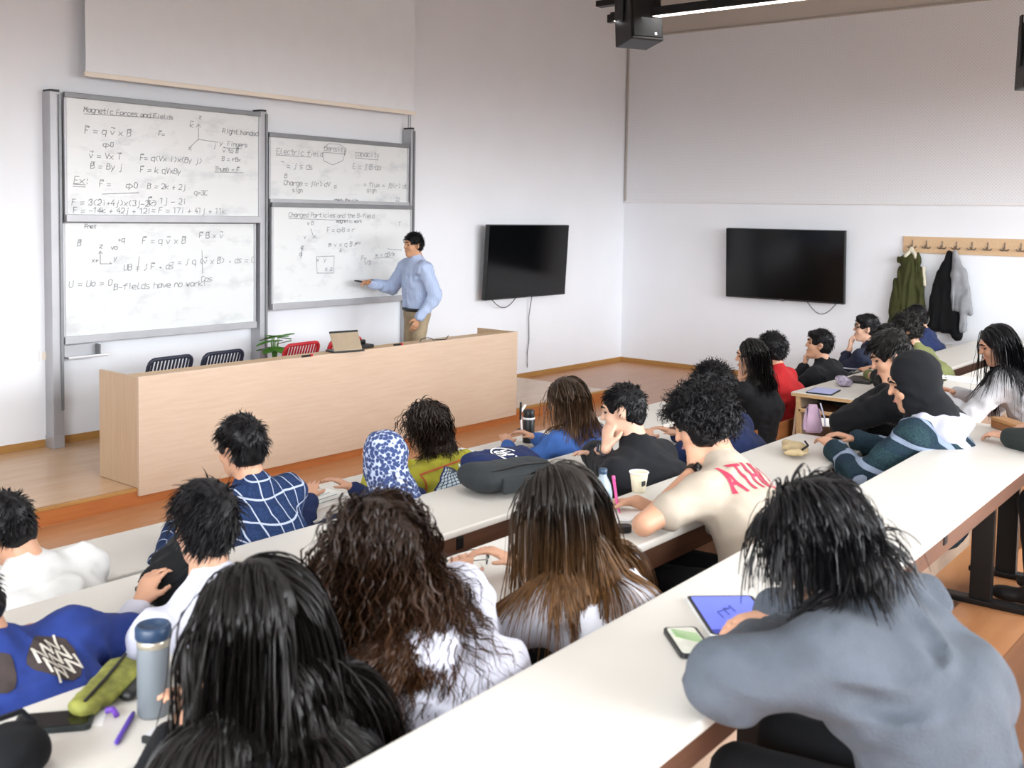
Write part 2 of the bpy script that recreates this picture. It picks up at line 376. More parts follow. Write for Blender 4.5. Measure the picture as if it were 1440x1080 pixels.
def strands(roots, nrm, flow, L, steps, grav, coll, curl=0., cfreq=60., rad=.0022, jit=.12, seed=1, wave=0., tipr=.35, lenvar=.25, layer=.022, mul=None):
    """hair locks grown step by step: flow over the head, fall, slide off head and shoulders. Returns verts, quads"""
    g = np.random.RandomState(seed); n = len(roots); ln = L*(1-lenvar*g.rand(n))*(1 if mul is None else mul); st = ln/steps; lay = g.rand(n)*layer
    p = roots.copy(); d = flow+jit*g.randn(n, 3); d /= np.linalg.norm(d, axis=1)[:, None]; pts = [p.copy()]
    drift = g.randn(n, 3)*.06; cen = coll[0].c if hasattr(coll[0], 'c') else roots.mean(0)
    for i in range(steps):
        d = d*(1-grav)+grav*(A(0, 0, -1)+drift*(1-grav)); d += jit*.35*g.randn(n, 3); d /= np.linalg.norm(d, axis=1)[:, None]
        q = p+d*st[:, None]
        for _ in range(2):
            for c in coll:
                dist = c.d(q)-(.004+lay); m = dist < 0
                if not m.any(): continue
                e = 1e-3; qq = q[m]; gr = np.stack([c.d(qq+A(*v)*e)-c.d(qq-A(*v)*e) for v in np.eye(3)], 1)
                gr /= np.linalg.norm(gr, axis=1)[:, None]+1e-9; q[m] = qq-gr*dist[m][:, None]
        d = q-p; d /= np.linalg.norm(d, axis=1)[:, None]+1e-9; p = q; pts.append(p.copy())
    X = np.stack(pts, 1); m = steps+1; T = np.gradient(X, axis=1); T /= np.linalg.norm(T, axis=2)[:, :, None]+1e-9
    ref = np.where(np.abs(T[:, :, 2:3]) > .9, A(1, 0, 0), A(0, 0, 1)); U = np.cross(T, X-cen); U += .15*np.cross(T, ref); U /= np.linalg.norm(U, axis=2)[:, :, None]+1e-9; Vv = np.cross(T, U)
    s = np.linspace(0, 1, m)[None, :]*ln[:, None]; ph = g.rand(n)[:, None]*6.28
    if curl or wave:
        ramp = np.clip(s/.05, 0, 1); fr = cfreq*(.8+.4*g.rand(n))[:, None]
        X = X+(U*np.cos(ph+fr*s)[:, :, None]+Vv*np.sin(ph+fr*s)[:, :, None])*(curl*(.6+.8*g.rand(n))[:, None]*ramp)[:, :, None]
        X = X+U*(wave*ramp*np.sin(ph*.4+s*24))[:, :, None]
    t = np.linspace(0, 1, m); rr = rad*(.55+.9*g.rand(n))[:, None]*(1-(1-tipr)*t**2)[None, :]; k = 2                    # each lock a narrow ribbon lying along the head, its middle raised by the twist of its neighbours
    tw = (g.rand(n)[:, None]-.5)*1.6; B = U*np.cos(tw)[:, :, None]+Vv*np.sin(tw)[:, :, None]
    R = np.stack([X-B*rr[:, :, None]*1.35, X+B*rr[:, :, None]*1.35], 2)
    V = R.reshape(-1, 3); base = (np.arange(n)*m*k)[:, None]; ii = (np.arange(m-1)*k)[None, :]
    Q = np.stack([base+ii, base+ii+1, base+ii+3, base+ii+2], -1).reshape(-1, 4); return V, Q
def scalp(n, H, R, s, seed, low=-.06, grow=1.02, front=0.):
    g = np.random.RandomState(seed); out = []
    while sum(len(o) for o in out) < n:
        v = g.randn(n*2, 3); v /= np.linalg.norm(v, axis=1)[:, None]; q = SK_C+v*SK_R*grow
        y, z = q[:, 1], q[:, 2]; hl = np.interp(y, [-.12, -.06, -.02, .015, .05, .085], [low, low, -.03, .02+front*.3, .05+front*.8, .072+front]); out.append(np.concatenate([q, v/SK_R], 1)[z > hl])
    o = np.concatenate(out)[:n]; q, nn = o[:, :3], o[:, 3:]; nn = nn/np.linalg.norm(nn, axis=1)[:, None]
    return H+(q*s)@R.T, nn@R.T, q
HAIR_CUT = lambda H, R, s, up=0.: [Ell(H+R@(A(0, .112, -.045+up)*s), A(.085, .078, .115)*s, R), Cone(H+R@(A(-.12, .018, -.03)*s), H+R@(A(.12, .018, -.03)*s), .028*s)]
def make_hair(style, H, R, s, coll, h, seed, o):
    """style -> list of (verts, quads)"""
    hs = [Ell(H+R@(SK_C*s), SK_R*s*.99, R)]; parts = []; dens = o.get('dens', 1.)
    E_ = lambda c, r: Ell(H+R@(A(*c)*s), A(*r)*s, R); P = lambda *c: H+R@(A(*c)*s)
    if style in ('short', 'crop'):
        th = o.get('th', .016); nz = lambda p: .006*vnoise(p*34+seed)+.003*vnoise(p*80+seed)
        cap = [E_(SK_C+A(0, -.004, .004), SK_R+A(th*.55, th*.6, th)), E_((0, -.045, -.035), (.060+th*.4, .05+th*.3, .055))]
        if o.get('quiff'): cap.append(E_((0, .055, .088), (.055, .04, .026)))
        V, Q = net(cap, h, .02, cut=HAIR_CUT(H, R, s, o.get('hl', 0.)), noise=nz); parts.append((V, Q))
        r, nn, q = scalp(int(1300*dens), H, R, s, seed, -.07, 1.0+th*8.5); fl = R@A(*o.get('comb', (.3, .6, .1))); flow = fl[None, :]*.8+nn*.10+A(0, 0, -.45)
        parts.append(strands(r, nn, flow, o.get('len', .04)*.85, 4, .16, hs, rad=.0017, jit=.16, seed=seed, tipr=.2, layer=.004+th*.8))
    elif style == 'curly':
        th = o.get('th', .03); nz = lambda p: .012*vnoise(p*24+seed)+.007*vnoise(p*60+seed)
        cap = [E_(SK_C+A(0, -.006, .008), SK_R+A(th*.62, th*.6, th*.9)), E_((0, -.04, -.03), (.066+th*.5, .05+th*.5, .055))]
        V, Q = net(cap, h, .02, cut=HAIR_CUT(H, R, s, o.get('hl', .012))[:1], noise=nz); parts.append((V, Q))
        r, nn, q = scalp(int(900*dens), H, R, s, seed, -.06, 1.0+th*5.); flow = nn+A(0, 0, -.2)
        parts.append(strands(r, nn, flow, o.get('len', .06)*.8, 9, .1, hs, curl=.009, cfreq=160., rad=.0019, jit=.3, seed=seed, tipr=.4, layer=.012))
    else:                                                   # long styles
        L = o.get('len', .45); bulk = o.get('bulk', .02)
        cap = [E_(SK_C+A(0, -.006, .003), SK_R+A(bulk*.5, bulk*.5, bulk*.55)), E_((0, -.05, -.05), (.068+bulk*.5, .05+bulk*.4, .07))]
        down = unit(A(0, 0, -1)); b0 = P(0, -.055, -.05); fall = o.get('fall', (0, -.05, -.18))
        cap.append((ECone(b0, b0+A(*fall), (.066+bulk*.7, .040+bulk*.3), (o.get('w', .085), .022), R@A(1, 0, 0)), .03))
        nz = lambda p: o.get('rough', .004)*vnoise(p*np.array([40, 40, 10.])+seed)
        V, Q = net(cap, h, .02, cut=HAIR_CUT(H, R, s), noise=nz); parts.append((V, Q))
        n = int(o.get('n', 1300)*dens); r, nn, q = scalp(n, H, R, s, seed, -.075, 1.0+bulk*5, o.get('front', .016))
        side = np.sign(q[:, 0:1]+o.get('part', 0.))*(R@A(1, 0, 0))[None, :]; back = (R@A(0, -1, 0))[None, :]
        wtop = np.clip((q[:, 2:3]-.02)/.07, 0, 1)
        flow = side*(.55*wtop+.1)+back*(.65*wtop+.25)+A(0, 0, -1.)*(1.-.6*wtop)
        parts.append(strands(r, nn, flow, L, o.get('steps', 16), o.get('grav', .22), hs+[E_((0, .03, -.045), (.062, .07, .08))]+coll, curl=o.get('curl', 0.), cfreq=o.get('cf', 60.), rad=o.get('rad', .0017), jit=o.get('jit', .03), seed=seed,
                             wave=o.get('wave', .004), tipr=o.get('tip', .3), lenvar=o.get('lv', .3), layer=o.get('layer', .014), mul=np.where(q[:, 0] > .01, o.get('right', 1.), 1.)))
    return parts
PEOPLE = {}
def person(key, label, seat, floor, head, look=(0, 0, 0), yaw=0., sw=.185, hands=None, poles=None, hpose=None, top=None, sleeve='long', thick=.012, hood=False, hoodm=None, collar=None,
           hair=None, hairm=None, ho=None, scarf=None, scarfm=None, skin=None, trousers=None, face=False, h=.010, hs=.97, bulge=.05, stand=False, wid=1., fold=.010, foldf=(13, 13, 18), shoe=None,
           legs=None, seed=None, elbows=None, sdrop=.085, pelvis_z=.50, torso_w=1.):
    """head: world position of the head centre. Body space: x right, y forward, z up from the floor below the seat."""
    seed = seed or (sum(map(ord, key)) % 97)
    th = math.radians(yaw); Rw = Rz(-th); org = A(seat[0], seat[1], floor); loc = lambda w: Rw.T@(A(*w)-org)
    H = loc(head); R = head_R(*look); P0 = A(0, 0, pelvis_z)
    N = H+R@(A(0, -.035, -.150)*hs); N = N*.75+.25*(H+A(0, -.05, -.16))
    spine = N-P0; M1 = P0+spine*.5+A(0, -bulge, .01); sd = A(1, 0, 0); lean = spine[0]
    side = unit(A(1, 0, 0)-unit(spine)*(unit(spine)@A(1, 0, 0)))
    up = unit(spine); sh = {}
    for sx, k in ((-1, 'L'), (1, 'R')): sh[k] = N+side*sx*sw-up*sdrop+A(0, .02, 0)
    dz = .735
    hands = dict(hands or {}); poles = dict(poles or {}); hpose = dict(hpose or {})
    arm = {}
    for sx, k in ((-1, 'L'), (1, 'R')):
        T = A(*hands.get(k, (sx*.13, H[1]*.6+.36, dz))); po = poles.get(k, (sx*.75, -.35, -.6)); S = sh[k]; E, T2 = ik(S, T, .285*wid, .262*wid, po)
        if elbows and k in elbows: E, T2 = A(*elbows[k]), T
        arm[k] = (S, E, T2)
    body = head_prims(H, R, hs, not scarf)
    body.append((Cone(H+R@(A(0, -.025, -.06)*hs), N+A(0, 0, -.01), .051*wid, .056*wid), .02))
    chest = N-up*.15+A(0, .0, 0)
    body += [(ECone(P0, M1, (.13, .085), (.12, .08), sd), .03), (ECone(M1, chest, (.12, .08), (.14, .085), side), .03), (Cone(chest, N, .07, .05), .03)]
    for k in 'LR':
        sx = -1 if k == 'L' else 1; S, E, T = arm[k]
        body += [(Cone(N-up*.05, S, .05, .042), .03), (Cone(S, E, .043*wid, .037*wid), .02), (Cone(E, T, .037*wid, .025*wid), .015)]
        hp = dict(curl=28., nrm=(0, -.1, -1), thumb=(-sx, .2, 0), d=None, s=1., spread=1.); hp.update(hpose.get(k, {}))
        d = unit(T-E) if hp['d'] is None else unit(A(*hp['d']))
        body += hand_prims(T, d, A(*hp['nrm']), hp['thumb'], hp['curl'], hp['s']*wid, hp['spread'])
    V, Q = net(body, h, .02)
    root = link('person', mesh_np('person', [(V, Q)]), skin or skin_m, loc=tuple(org), rot=(0, 0, -th))
    tag(root, label, 'person'); PEOPLE[key] = dict(root=root, arm=arm, H=H, R=R, N=N, side=side, up=up, org=org, Rw=Rw)
    # upper garment
    tk = thick; tw = torso_w
    hip = P0+A(0, 0, .075 if stand else -.04)
    g = [(ECone(hip, M1, ((.150+tk)*tw, .108+tk), ((.148+tk)*tw, .104+tk), sd), .05), (ECone(M1, chest, ((.148+tk)*tw, .104+tk), ((.158+tk)*tw, .104+tk), side), .05),
         (Cone(chest+up*.06, N-up*.03, .085+tk*.6, .055+tk*.5), .05), (Cone(N-up*.02, N+unit(H-N)*.014, .060+tk*.4, .057+tk*.2), .02)]
    for k in 'LR':
        S, E, T = arm[k]; sx = -1 if k == 'L' else 1
        g += [(Cone(N-up*.045, S, .055+tk*.6, .052+tk*.8), .045), (Cone(chest+side*sx*.07, S, .075+tk*.5, .045+tk), .05)]
        if sleeve == 'long': g += [(Cone(S, E, .052*wid+tk, .044*wid+tk), .035), (Cone(E, E+(T-E)*.94, .044*wid+tk, .031*wid+tk*.9), .02)]
        elif sleeve == 'pushed': g += [(Cone(S, E, .052*wid+tk, .044*wid+tk), .035), (Cone(E, E+(T-E)*.2, .044*wid+tk, .04*wid+tk), .02)]
        elif sleeve == 'rolled': g += [(Cone(S, E, .052*wid+tk, .044*wid+tk), .035), (Cone(E, E+(T-E)*.72, .044*wid+tk, .037*wid+tk), .02)]
        else: g += [(Cone(S, S+(E-S)*.58, .052*wid+tk*.8, .050*wid+tk*.9), .035)]
    if hood:
        bk = -A(0, 1, 0)
        hd = [(ECone(N+bk*.055+side*-.075-up*.02, N+bk*.055+side*.075-up*.02, (.04, .045), (.04, .045), up), .03), (ECone(N+bk*.085-up*.06-side*.05, N+bk*.085-up*.06+side*.05, (.035, .05), (.035, .05), up), .03),
              (Cone(N+side*.085-up*.012, N+side*.05+A(0, .06, -.03), .03, .022), .02), (Cone(N-side*.085-up*.012, N-side*.05+A(0, .06, -.03), .03, .022), .02)]
        if hoodm: V, Q = net([q for q, _ in hd]+[ECone(N+bk*.10-up*.05-side*.10, N+bk*.10-up*.05+side*.10, (.05, .06), (.05, .06), up), ECone(N+bk*.12-up*.13-side*.06, N+bk*.12-up*.13+side*.06, (.035, .05), (.035, .05), up), Cone(N+side*.11-up*.02, N+side*.09+A(0, .09, -.09), .04, .03), Cone(N-side*.11-up*.02, N-side*.09+A(0, .09, -.09), .04, .03)], .01, .035, noise=folds(.008, (12, 12, 12), seed)); link('hood', mesh_np('hood', [(V, Q)]), hoodm, root)
        else: g += hd
    if collar: g += [(Cone(N+side*-.03+A(0, -.03, .012), N+side*.03+A(0, -.03, .012), .034), .012), (Cone(N+side*-.05+A(0, .0, .01), N+side*-.03+A(0, .05, -.015), .02), .012), (Cone(N+side*.05+A(0, .0, .01), N+side*.03+A(0, .05, -.015), .02), .012)]
    V, Q = net(g, max(h*1.15, .0095), .03, noise=folds(fold, foldf, seed) if fold else None)
    tops = link(top[0], mesh_np(top[0], [(V, Q)]), top[1], root); PEOPLE[key]['top'] = tops
    # legs
    tr = trousers or MATS['trousers_black']; lg = [(Ell(P0+A(0, -.01, -.03), (.165, .125, .11)), .04)]; shoes = []
    for sx, k in ((-1, 'L'), (1, 'R')):
        if legs and k in legs: hp_, kn, an = [A(*q) for q in legs[k]]
        elif stand: hp_, kn, an = P0+A(sx*.085, 0, -.04), A(sx*.095, .03, .50), A(sx*.10, -.02, .09)
        else: hp_, kn, an = P0+A(sx*.09, .03, -.02), A(sx*.11, .40, .47), A(sx*.11, .36, .09)
        lg += [(Cone(hp_, kn, .085, .062), .04), (Cone(kn, an, .062, .047), .02)]; shoes.append(an)
    V, Q = net(lg, .02, .03, noise=folds(.004, (10, 10, 10), seed+3)); link('trousers', mesh_np('trousers', [(V, Q)]), tr, root)
    for an in shoes:
        V, Q = net([Cone((an[0], an[1]-.05, .038), (an[0], an[1]+.03, .045), .038, .042), Ell((an[0], an[1]+.11, .034), (.045, .085, .034)), Cone((an[0], an[1]-.01, .06), (an[0], an[1], .1), .042, .045)], .016, .02)
        V[:, 2] = np.maximum(V[:, 2], .004); link('shoe', mesh_np('shoe', [(V, Q)]), shoe or MATS['shoe_black'], root)
    # head dress
    coll = [Cone(P0, M1, .13, .13), Cone(M1, chest, .125+tk, .115+tk), Cone(chest, N, .115+tk, .075+tk)]+[Cone(N-up*.045, sh[k], .065+tk, .062+tk) for k in 'LR']+[Cone(arm[k][0], arm[k][1], .055+tk, .05+tk) for k in 'LR']
    if hair:
        parts = make_hair(hair, H, R, hs, coll, max(h*.9, .007), seed, ho or {}); link('hair', mesh_np('hair', parts), hairm or hb_m, root)
    if scarf:
        o = ho or {}; sc = [Ell(H+R@(SK_C*hs+A(0, -.008, .004)), (SK_R+A(.016, .016, .018))*hs, R), Ell(H+R@A(0, .01, -.05), A(.074, .088, .085), R), Cone(H+R@A(0, -.03, -.06), N+A(0, -.01, .0), .075, .085)]
        sc += [(ECone(N+A(0, -.03, .0), N+A(0, -.045, -.06), (.11, .085), (o.get('dw', .14), .095), side), .04), (Cone(N+A(0, .04, -.01), N+A(0, .075, -.10), .07, .05), .04)]
        V, Q = net(sc, max(h, .008), .03, cut=[Ell(H+R@(A(0, .118, -.018)*hs), A(.056, .075, .082)*hs, R)], noise=folds(.006, (11, 11, 20), seed+9)); link(scarf, mesh_np(scarf, [(V, Q)]), scarfm, root)
    if face:
        b = MB()
        for sx in (-1, 1):
            c = H+R@(A(sx*.031, .074, .006)*hs); 
            e = MB(); bmesh.ops.create_uvsphere(e.b, u_segments=10, v_segments=6, radius=1., matrix=Matrix.Translation(Vector(c)) @ Matrix(R.tolist()).to_4x4() @ Matrix.Diagonal((.014, .010, .006, 1))); e.build('eye', eye_m, root, smooth=True)
            q = [tuple(H+R@(A(sx*x, y, z)*hs)) for x, y, z in ((.014, .094, .030), (.032, .089, .036), (.050, .074, .028))]; MB().tube(q, [.004, .005, .003], 6).build('eyebrow', hairm or hb_m, root)
        q = [tuple(H+R@(A(x, y, -.059)*hs)) for x, y in ((-.02, .092), (0, .0995), (.02, .092))]; MB().tube(q, [.003, .0045, .003], 6).build('lips', mat('lip', '#b5736a', .5, var=0), root)
    return root

# ------------------------------------------------------------------ the room
XL, YB, ZC, LOW = -14.6, -10.6, 5.4, -.12
def struct(name, lo, hi, m, bev=0., parent=None): o = box(name, lo, hi, m, parent, bev); o['kind'] = 'structure'; return o
struct('wall_front', (XL-.2, 0, -.4), (.2, .2, ZC), wall_m)
struct('wall_right', (0, YB, -.4), (.2, 0, ZC), wall_m)
def pierced(name, axis, at, u0, u1, holes, z0, z1):
    b = MB(); f = (lambda a, c, e, g: ((at-.2, a, e), (at, c, g))) if axis == 'x' else (lambda a, c, e, g: ((a, at-.2, e), (c, at, g)))
    us = [u0]+[q for hq in holes for q in hq]+[u1]
    for i in range(0, len(us), 2): b.box(*f(us[i], us[i+1], -.4, ZC))
    for a, c in holes: b.box(*f(a, c, -.4, z0)); b.box(*f(a, c, z1, ZC))
    o = b.build(name, wall_m); o['kind'] = 'structure'; k = len([x for x in bpy.data.objects if x.name.startswith('window_')])
    for j, (a, c) in enumerate(holes):
        r = empty(f'window_{k+j+1}', tuple(f((a+c)/2, (a+c)/2, z0, z0)[1])); r['kind'] = 'structure'; hw = (c-a)/2; hh = z1-z0
        T = Matrix.Rotation(math.pi/2, 4, 'Z') if axis == 'x' else Matrix.Identity(4)
        for nm, lo, hi in (('frame_bar', (-hw, -.12, 0), (hw, -.06, .06)), ('frame_bar', (-hw, -.12, hh-.06), (hw, -.06, hh)), ('frame_bar', (-hw, -.12, .06), (-hw+.06, -.06, hh-.06)), ('frame_bar', (hw-.06, -.12, .06), (hw, -.06, hh-.06)), ('mullion', (-.03, -.12, .06), (.03, -.06, hh-.06))):
            MB().box(lo, hi, 0, M=T if axis == 'y' else Matrix.Rotation(math.pi/2, 4, 'Z') @ Matrix.Diagonal((1, -1, 1, 1))).build(nm, white_m, r)
        L = bpy.data.lights.new('window_portal', 'AREA'); L.shape = 'RECTANGLE'; L.size = c-a; L.size_y = hh; L.cycles.is_portal = True
        po = bpy.data.objects.new('window_portal', L); COL.objects.link(po); po.parent = r
        po.location = (-.15, 0, hh/2) if axis == 'x' else (0, -.15, hh/2); po.rotation_euler = (math.pi/2, 0, -math.pi/2) if axis == 'x' else (math.pi/2, 0, 0); po.rotation_euler.x = math.pi/2; 
        if axis == 'x': po.rotation_euler = (0, -math.pi/2, 0); L.size, L.size_y = hh, c-a
        else: po.rotation_euler = (math.pi/2, 0, 0)
pierced('wall_left', 'x', XL, YB, 0, [(-10.2, -8.2), (-7.8, -5.6)], 1.0, 3.3)  # unseen window openings, added to bring daylight onto the walls
pierced('wall_back', 'y', YB, XL-.2, .2, [(-10.8, -7.8), (-7.2, -4.2), (-3.6, -.8)], 1.2, 3.3)  # more added openings out of view, lighting the front wall
struct('ceiling', (XL-.2, YB-.2, ZC), (.2, .2, ZC+.2), mat('ceiling_paint', '#6f6963', .9, var=.02))
fl = struct('floor', (XL, -5.0, LOW-.2), (0, 0, LOW), floor_m)
TIER = {'A': LOW, 'B': 0., 'C': .12, 'D': .24, 'E': .36}
for nm, y0, y1, z in (('floor_tier_second', -5.9, -5.0, 0.), ('floor_tier_third', -6.78, -5.9, .12), ('floor_tier_fourth', -7.85, -6.78, .24), ('floor_tier_top', YB, -7.85, .36)):
    struct(nm, (XL, y0, LOW-.2), (0, y1, z), floor_m)
    struct('trim_'+nm.split('_')[-1]+'_step', (XL, y1, z-.11), (0, y1+.012, z-.02), riser_m)
st = struct('floor_stage', (XL, -1.655, LOW), (-2.8, 0, -.0), stage_m); struct('trim_stage_riser', (XL, -1.667, LOW), (-2.8, -1.655, -.022), riser_m); struct('trim_stage_nosing', (XL, -1.672, -.022), (-2.79, -1.64, .003), base_m, .004)
struct('baseboard_front', (XL, -.016, 0), (-2.8, 0, .062), base_m, .003); struct('baseboard_front_low', (-2.8, -.016, LOW), (0, 0, LOW+.06), base_m, .003); struct('baseboard_right', (-.016, -5.0, LOW), (0, 0, LOW+.06), base_m, .003)
struct('trim_wall_panel_front', (XL, -.02, .062), (-8.26, 0, ZC), wall_m)
# acoustic wall panel with its frame
ap = tag(box('acoustic_panel', (-.02, -10.4, 2.10), (0, -.03, 4.33), acoustic_m), 'large perforated white acoustic panel on the upper right wall', 'wall panel')
box('frame_bottom', (-.03, -10.4, 2.085), (0, -.03, 2.11), white_m, ap, .004); box('frame_top', (-.03, -10.4, 4.32), (0, -.03, 4.345), mat('panel_trim', '#b9b2ab', .6, var=.02), ap, .004); box('frame_side', (-.03, -.045, 2.11), (0, -.02, 4.32), mat('panel_trim'), ap, .004)
struct('trim_upper_wall', (-.012, -10.4, 4.345), (0, 0, ZC), upwall_shade_m)  # thin sheet over the plain wall, carrying its painted shade

# suspended linear lamps, each with its own light
def lamp(X, Y0, Y1, label, z=3.86):
    r = empty('linear_lamp', (X, (Y0+Y1)/2, z)); hl = abs(Y1-Y0)/2
    MB().box((-.05, -hl, 0), (.05, hl, .085), .006).build('housing', black_m, r)
    MB().box((-.036, -hl+.04, -.006), (.036, hl-.04, .002)).build('diffuser', lamp_m, r)
    for y in (-hl+.5, 0, hl-.5): MB().tube([(0, y, .08), (0, y, ZC-z-.005)], .004, 6).build('suspension_wire', steel_m, r)
    MB().box((-.03, hl-.03, -.01), (.03, hl+.05, .07), .004).build('end_cap', black_m, r)
    L = bpy.data.lights.new('lamp_light', 'AREA'); L.shape = 'RECTANGLE'; L.size = .30; L.size_y = hl*2-.1; L.energy = LAMP_W; L.color = (.97, .985, 1.); L.spread = math.radians(168)
    lo = bpy.data.objects.new('lamp_light', L); COL.objects.link(lo); lo.parent = r; lo.location = (0, 0, -.02)
    tag(r, label, 'lamp', 'suspended linear lamps')
lamp(-3.35, -9.6, -2.0, 'black linear lamp hanging beside the loudspeaker near the acoustic panel')
for X, w in ((-6.3, 'second'), (-9.2, 'third'), (-12.1, 'fourth')): lamp(X, -9.6, -2.0, f'{w} black linear lamp from the right wall, hanging above the desk rows')  # extra lamps out of view, added for the light they supply

# projection screen
sc = tag(MB().box((-7.97, -.145, 2.96), (-4.30, -.135, 5.1)).build('projection_screen', screen_m), 'white projection screen pulled down above the whiteboards', 'projection screen')
box('bottom_bar', (-7.98, -.155, 2.925), (-4.28, -.125, 2.965), cream_m, sc, .006); box('case', (-8.1, -.2, 5.1), (-4.2, -.02, 5.25), white_m, sc, .01)

# ------------------------------------------------------------------ whiteboards with handwriting
GL = {k: v for k, v in (x.split('=', 1) for x in """a=46 16 05 03 12 32 44 46 42;b=08 02 32 43 45 36 06;c=46 16 05 03 12 42;d=48 42 12 03 05 16 46;e=04 44 45 36 16 05 03 12 42;f=48 38 27 22|06 46;g=46 16 05 03 12 42|46 41 30 10;h=08 02|05 16 36 45 42;i=26 22|28 27;j=36 31 20 10|38 37;k=08 02|46 04 42;l=18 13 22 32;m=02 06|05 16 25 22|25 36 45 42;n=02 06|05 16 36 45 42;o=16 05 03 12 32 43 45 36 16;p=00 06 36 45 43 32 02;q=46 16 05 03 12 42|46 40;r=02 06|04 15 36 46;s=46 16 05 14 34 43 32 02;t=28 23 32 42|06 46;u=06 03 12 32 43|46 42;v=06 22 46;w=06 12 25 32 46;x=06 42|46 02;y=06 22|46 10;z=06 46 02 42;M=02 08 25 48 42;F=02 08 48|05 35;B=02 08 38 47 36 05|36 44 43 32 02;E=48 08 02 42|05 35;R=02 08 38 47 46 35 05|25 42;T=08 48|28 22;V=08 22 48;L=08 02 42;C=47 38 18 07 03 12 32 43;A=02 28 42|14 34;U=08 03 12 32 43 48;S=47 38 18 07 16 35 43 32 12 03;0=18 07 03 12 32 43 47 38 18;1=07 28 22;2=07 18 38 47 45 02 42;3=07 18 38 47 36 25|36 44 43 32 12 03;4=38 04 44|36 32;7=08 48 12;+=22 26|04 44;-=04 44;>=06 44 02;(=38 16 14 32;)=18 36 34 12;.=22 32;:=22 23|25 26;~=48 37 33 21 11;^=09 49|38 49;_=01 41;/=48 02;!=28 24|22 23""".split(';'))}
GL['P'] = '02 08 38 47 46 35 05'; GL['='] = '03 43|05 45'; GL['*'] = '24 34 33 23 24'
def write_text(b, txt, x, z, hgt, y, g, slope=0., lw=.0055):
    cur = x; q = hgt/6.
    for ch in txt:
        adv = 5.0
        if ch == '^': cur -= 5.0*q
        if ch in GL:
            for stroke in GL[ch].split('|'):
                pts = [(cur+(int(p[0])+g.uniform(-.35, .35)+(int(p[1])-2)*.12)*q, z+(int(p[1])-2+g.uniform(-.35, .35))*q+slope*(cur-x)) for p in stroke.split()]
                for p0, p1 in zip(pts, pts[1:]): seg(b, p0, p1, y, lw)
        cur += adv*q*(1.0 if ch != ' ' else .8)
def seg(b, p0, p1, y, lw=.007):
    dx, dz = p1[0]-p0[0], p1[1]-p0[1]; L = math.hypot(dx, dz) or 1e-6; nx, nz = -dz/L*lw/2, dx/L*lw/2; ex, ez = dx/L*lw*.3, dz/L*lw*.3
    c = [(p0[0]+nx-ex, p0[1]+nz-ez), (p0[0]-nx-ex, p0[1]-nz-ez), (p1[0]-nx+ex, p1[1]-nz+ez), (p1[0]+nx+ex, p1[1]+nz+ez)]
    v = [b.b.verts.new((a, y, z)) for a, z in c]; b.b.faces.new(v)
def board(X0, X1, z0, z1, y, label, lines, strokes=(), tray=.05, seed=1):
    r = empty('whiteboard', ((X0+X1)/2, y, z0)); cx = (X0+X1)/2
    MB().box((X0-cx, 0, 0), (X1-cx, .018, z1-z0)).build('writing_surface', board_m, r)
    for nm, lo, hi in (('top_rail', (X0-cx-.005, -.018, z1-z0-.03), (X1-cx+.005, .022, z1-z0+.012)), ('bottom_rail', (X0-cx-.005, -.03, -.03), (X1-cx+.005, .022, tray-.02)), ('side_rail', (X0-cx-.008, -.012, .02), (X0-cx+.012, .022, z1-z0-.03)), ('side_rail', (X1-cx-.012, -.012, .02), (X1-cx+.008, .022, z1-z0-.03))):
        MB().box(lo, hi, .005).build(nm, alud_m if nm == 'top_rail' else alu_m, r)
    g = random.Random(seed); b = MB(); ys = y-.002
    for txt, px, py, hp in lines:
        p = on_y(px, py, ys); sc_ = np.linalg.norm((p-CAM))*1.0/FPX; write_text(b, txt, p[0], p[2], hp*sc_, ys, g)
    for poly in strokes:
        pp = [on_y(px, py, ys) for px, py in poly]
        for a, c in zip(pp, pp[1:]): seg(b, (a[0], a[2]), (c[0], c[2]), ys, .0055)
    o = b.build('handwriting', ink_m, r); o['kind'] = 'stuff'; o.data.transform(Matrix.Translation((-cx, -y, -z0))); tag(r, label, 'whiteboard'); return r
UL = [('Magnetic Forces and Fields', 118, 157, 6.2), ('F^ = q v^ x B^', 119, 187, 8), ('q>0', 145, 206, 6), ('v^ = Vx i^', 125, 222, 7.5), ('B^ = By j', 127, 237, 7.5), ('F^=', 223, 191, 6), ('F^= q(Vx i)x(By j)', 197, 225, 7), ('F^ = k qVxBy', 197, 242, 7.2), ('Ex:', 104, 258, 9),
      ('F^ =', 140, 262, 7), ('q>0   B = 2k + 2j', 177, 264, 7), ('q=3C', 273, 274, 6.5), ('F = 3(2i+4j)x(3j-2k)', 101, 288, 7.6), ('F^= 1j - 2i', 208, 286, 7.5), ('F = -14k + 42j + 12i', 103, 299, 7.2), ('= F = 17i + 41j + 11k', 213, 299, 7.2),
      ('z', 280, 167, 5), ('k^', 267, 179, 7), ('y', 309, 204, 6), ('x', 265, 211, 6), ('j', 300, 207, 5), ('Right handed', 313, 187, 6), ('Fingers', 320, 205, 5.6), ('v^ to B^', 313, 214, 5.6), ('B = rBx', 312, 226, 5.6), ('Thumb = F^', 302, 240, 5.6)]
ULs = [[(118, 160), (223, 166)], [(279, 176), (279, 196), (266, 208)], [(279, 196), (306, 200)], [(144, 273), (195, 271)], [(103, 259), (120, 260)], [(103, 262), (120, 263)], [(302, 242), (343, 243)], [(318, 208), (340, 209)], [(276, 179), (279, 174), (282, 179)]]
board(-8.16, -6.31, 1.81, 2.775, -.16, 'upper left whiteboard headed with underlined title and crossed vector formulas', UL, ULs, seed=3)
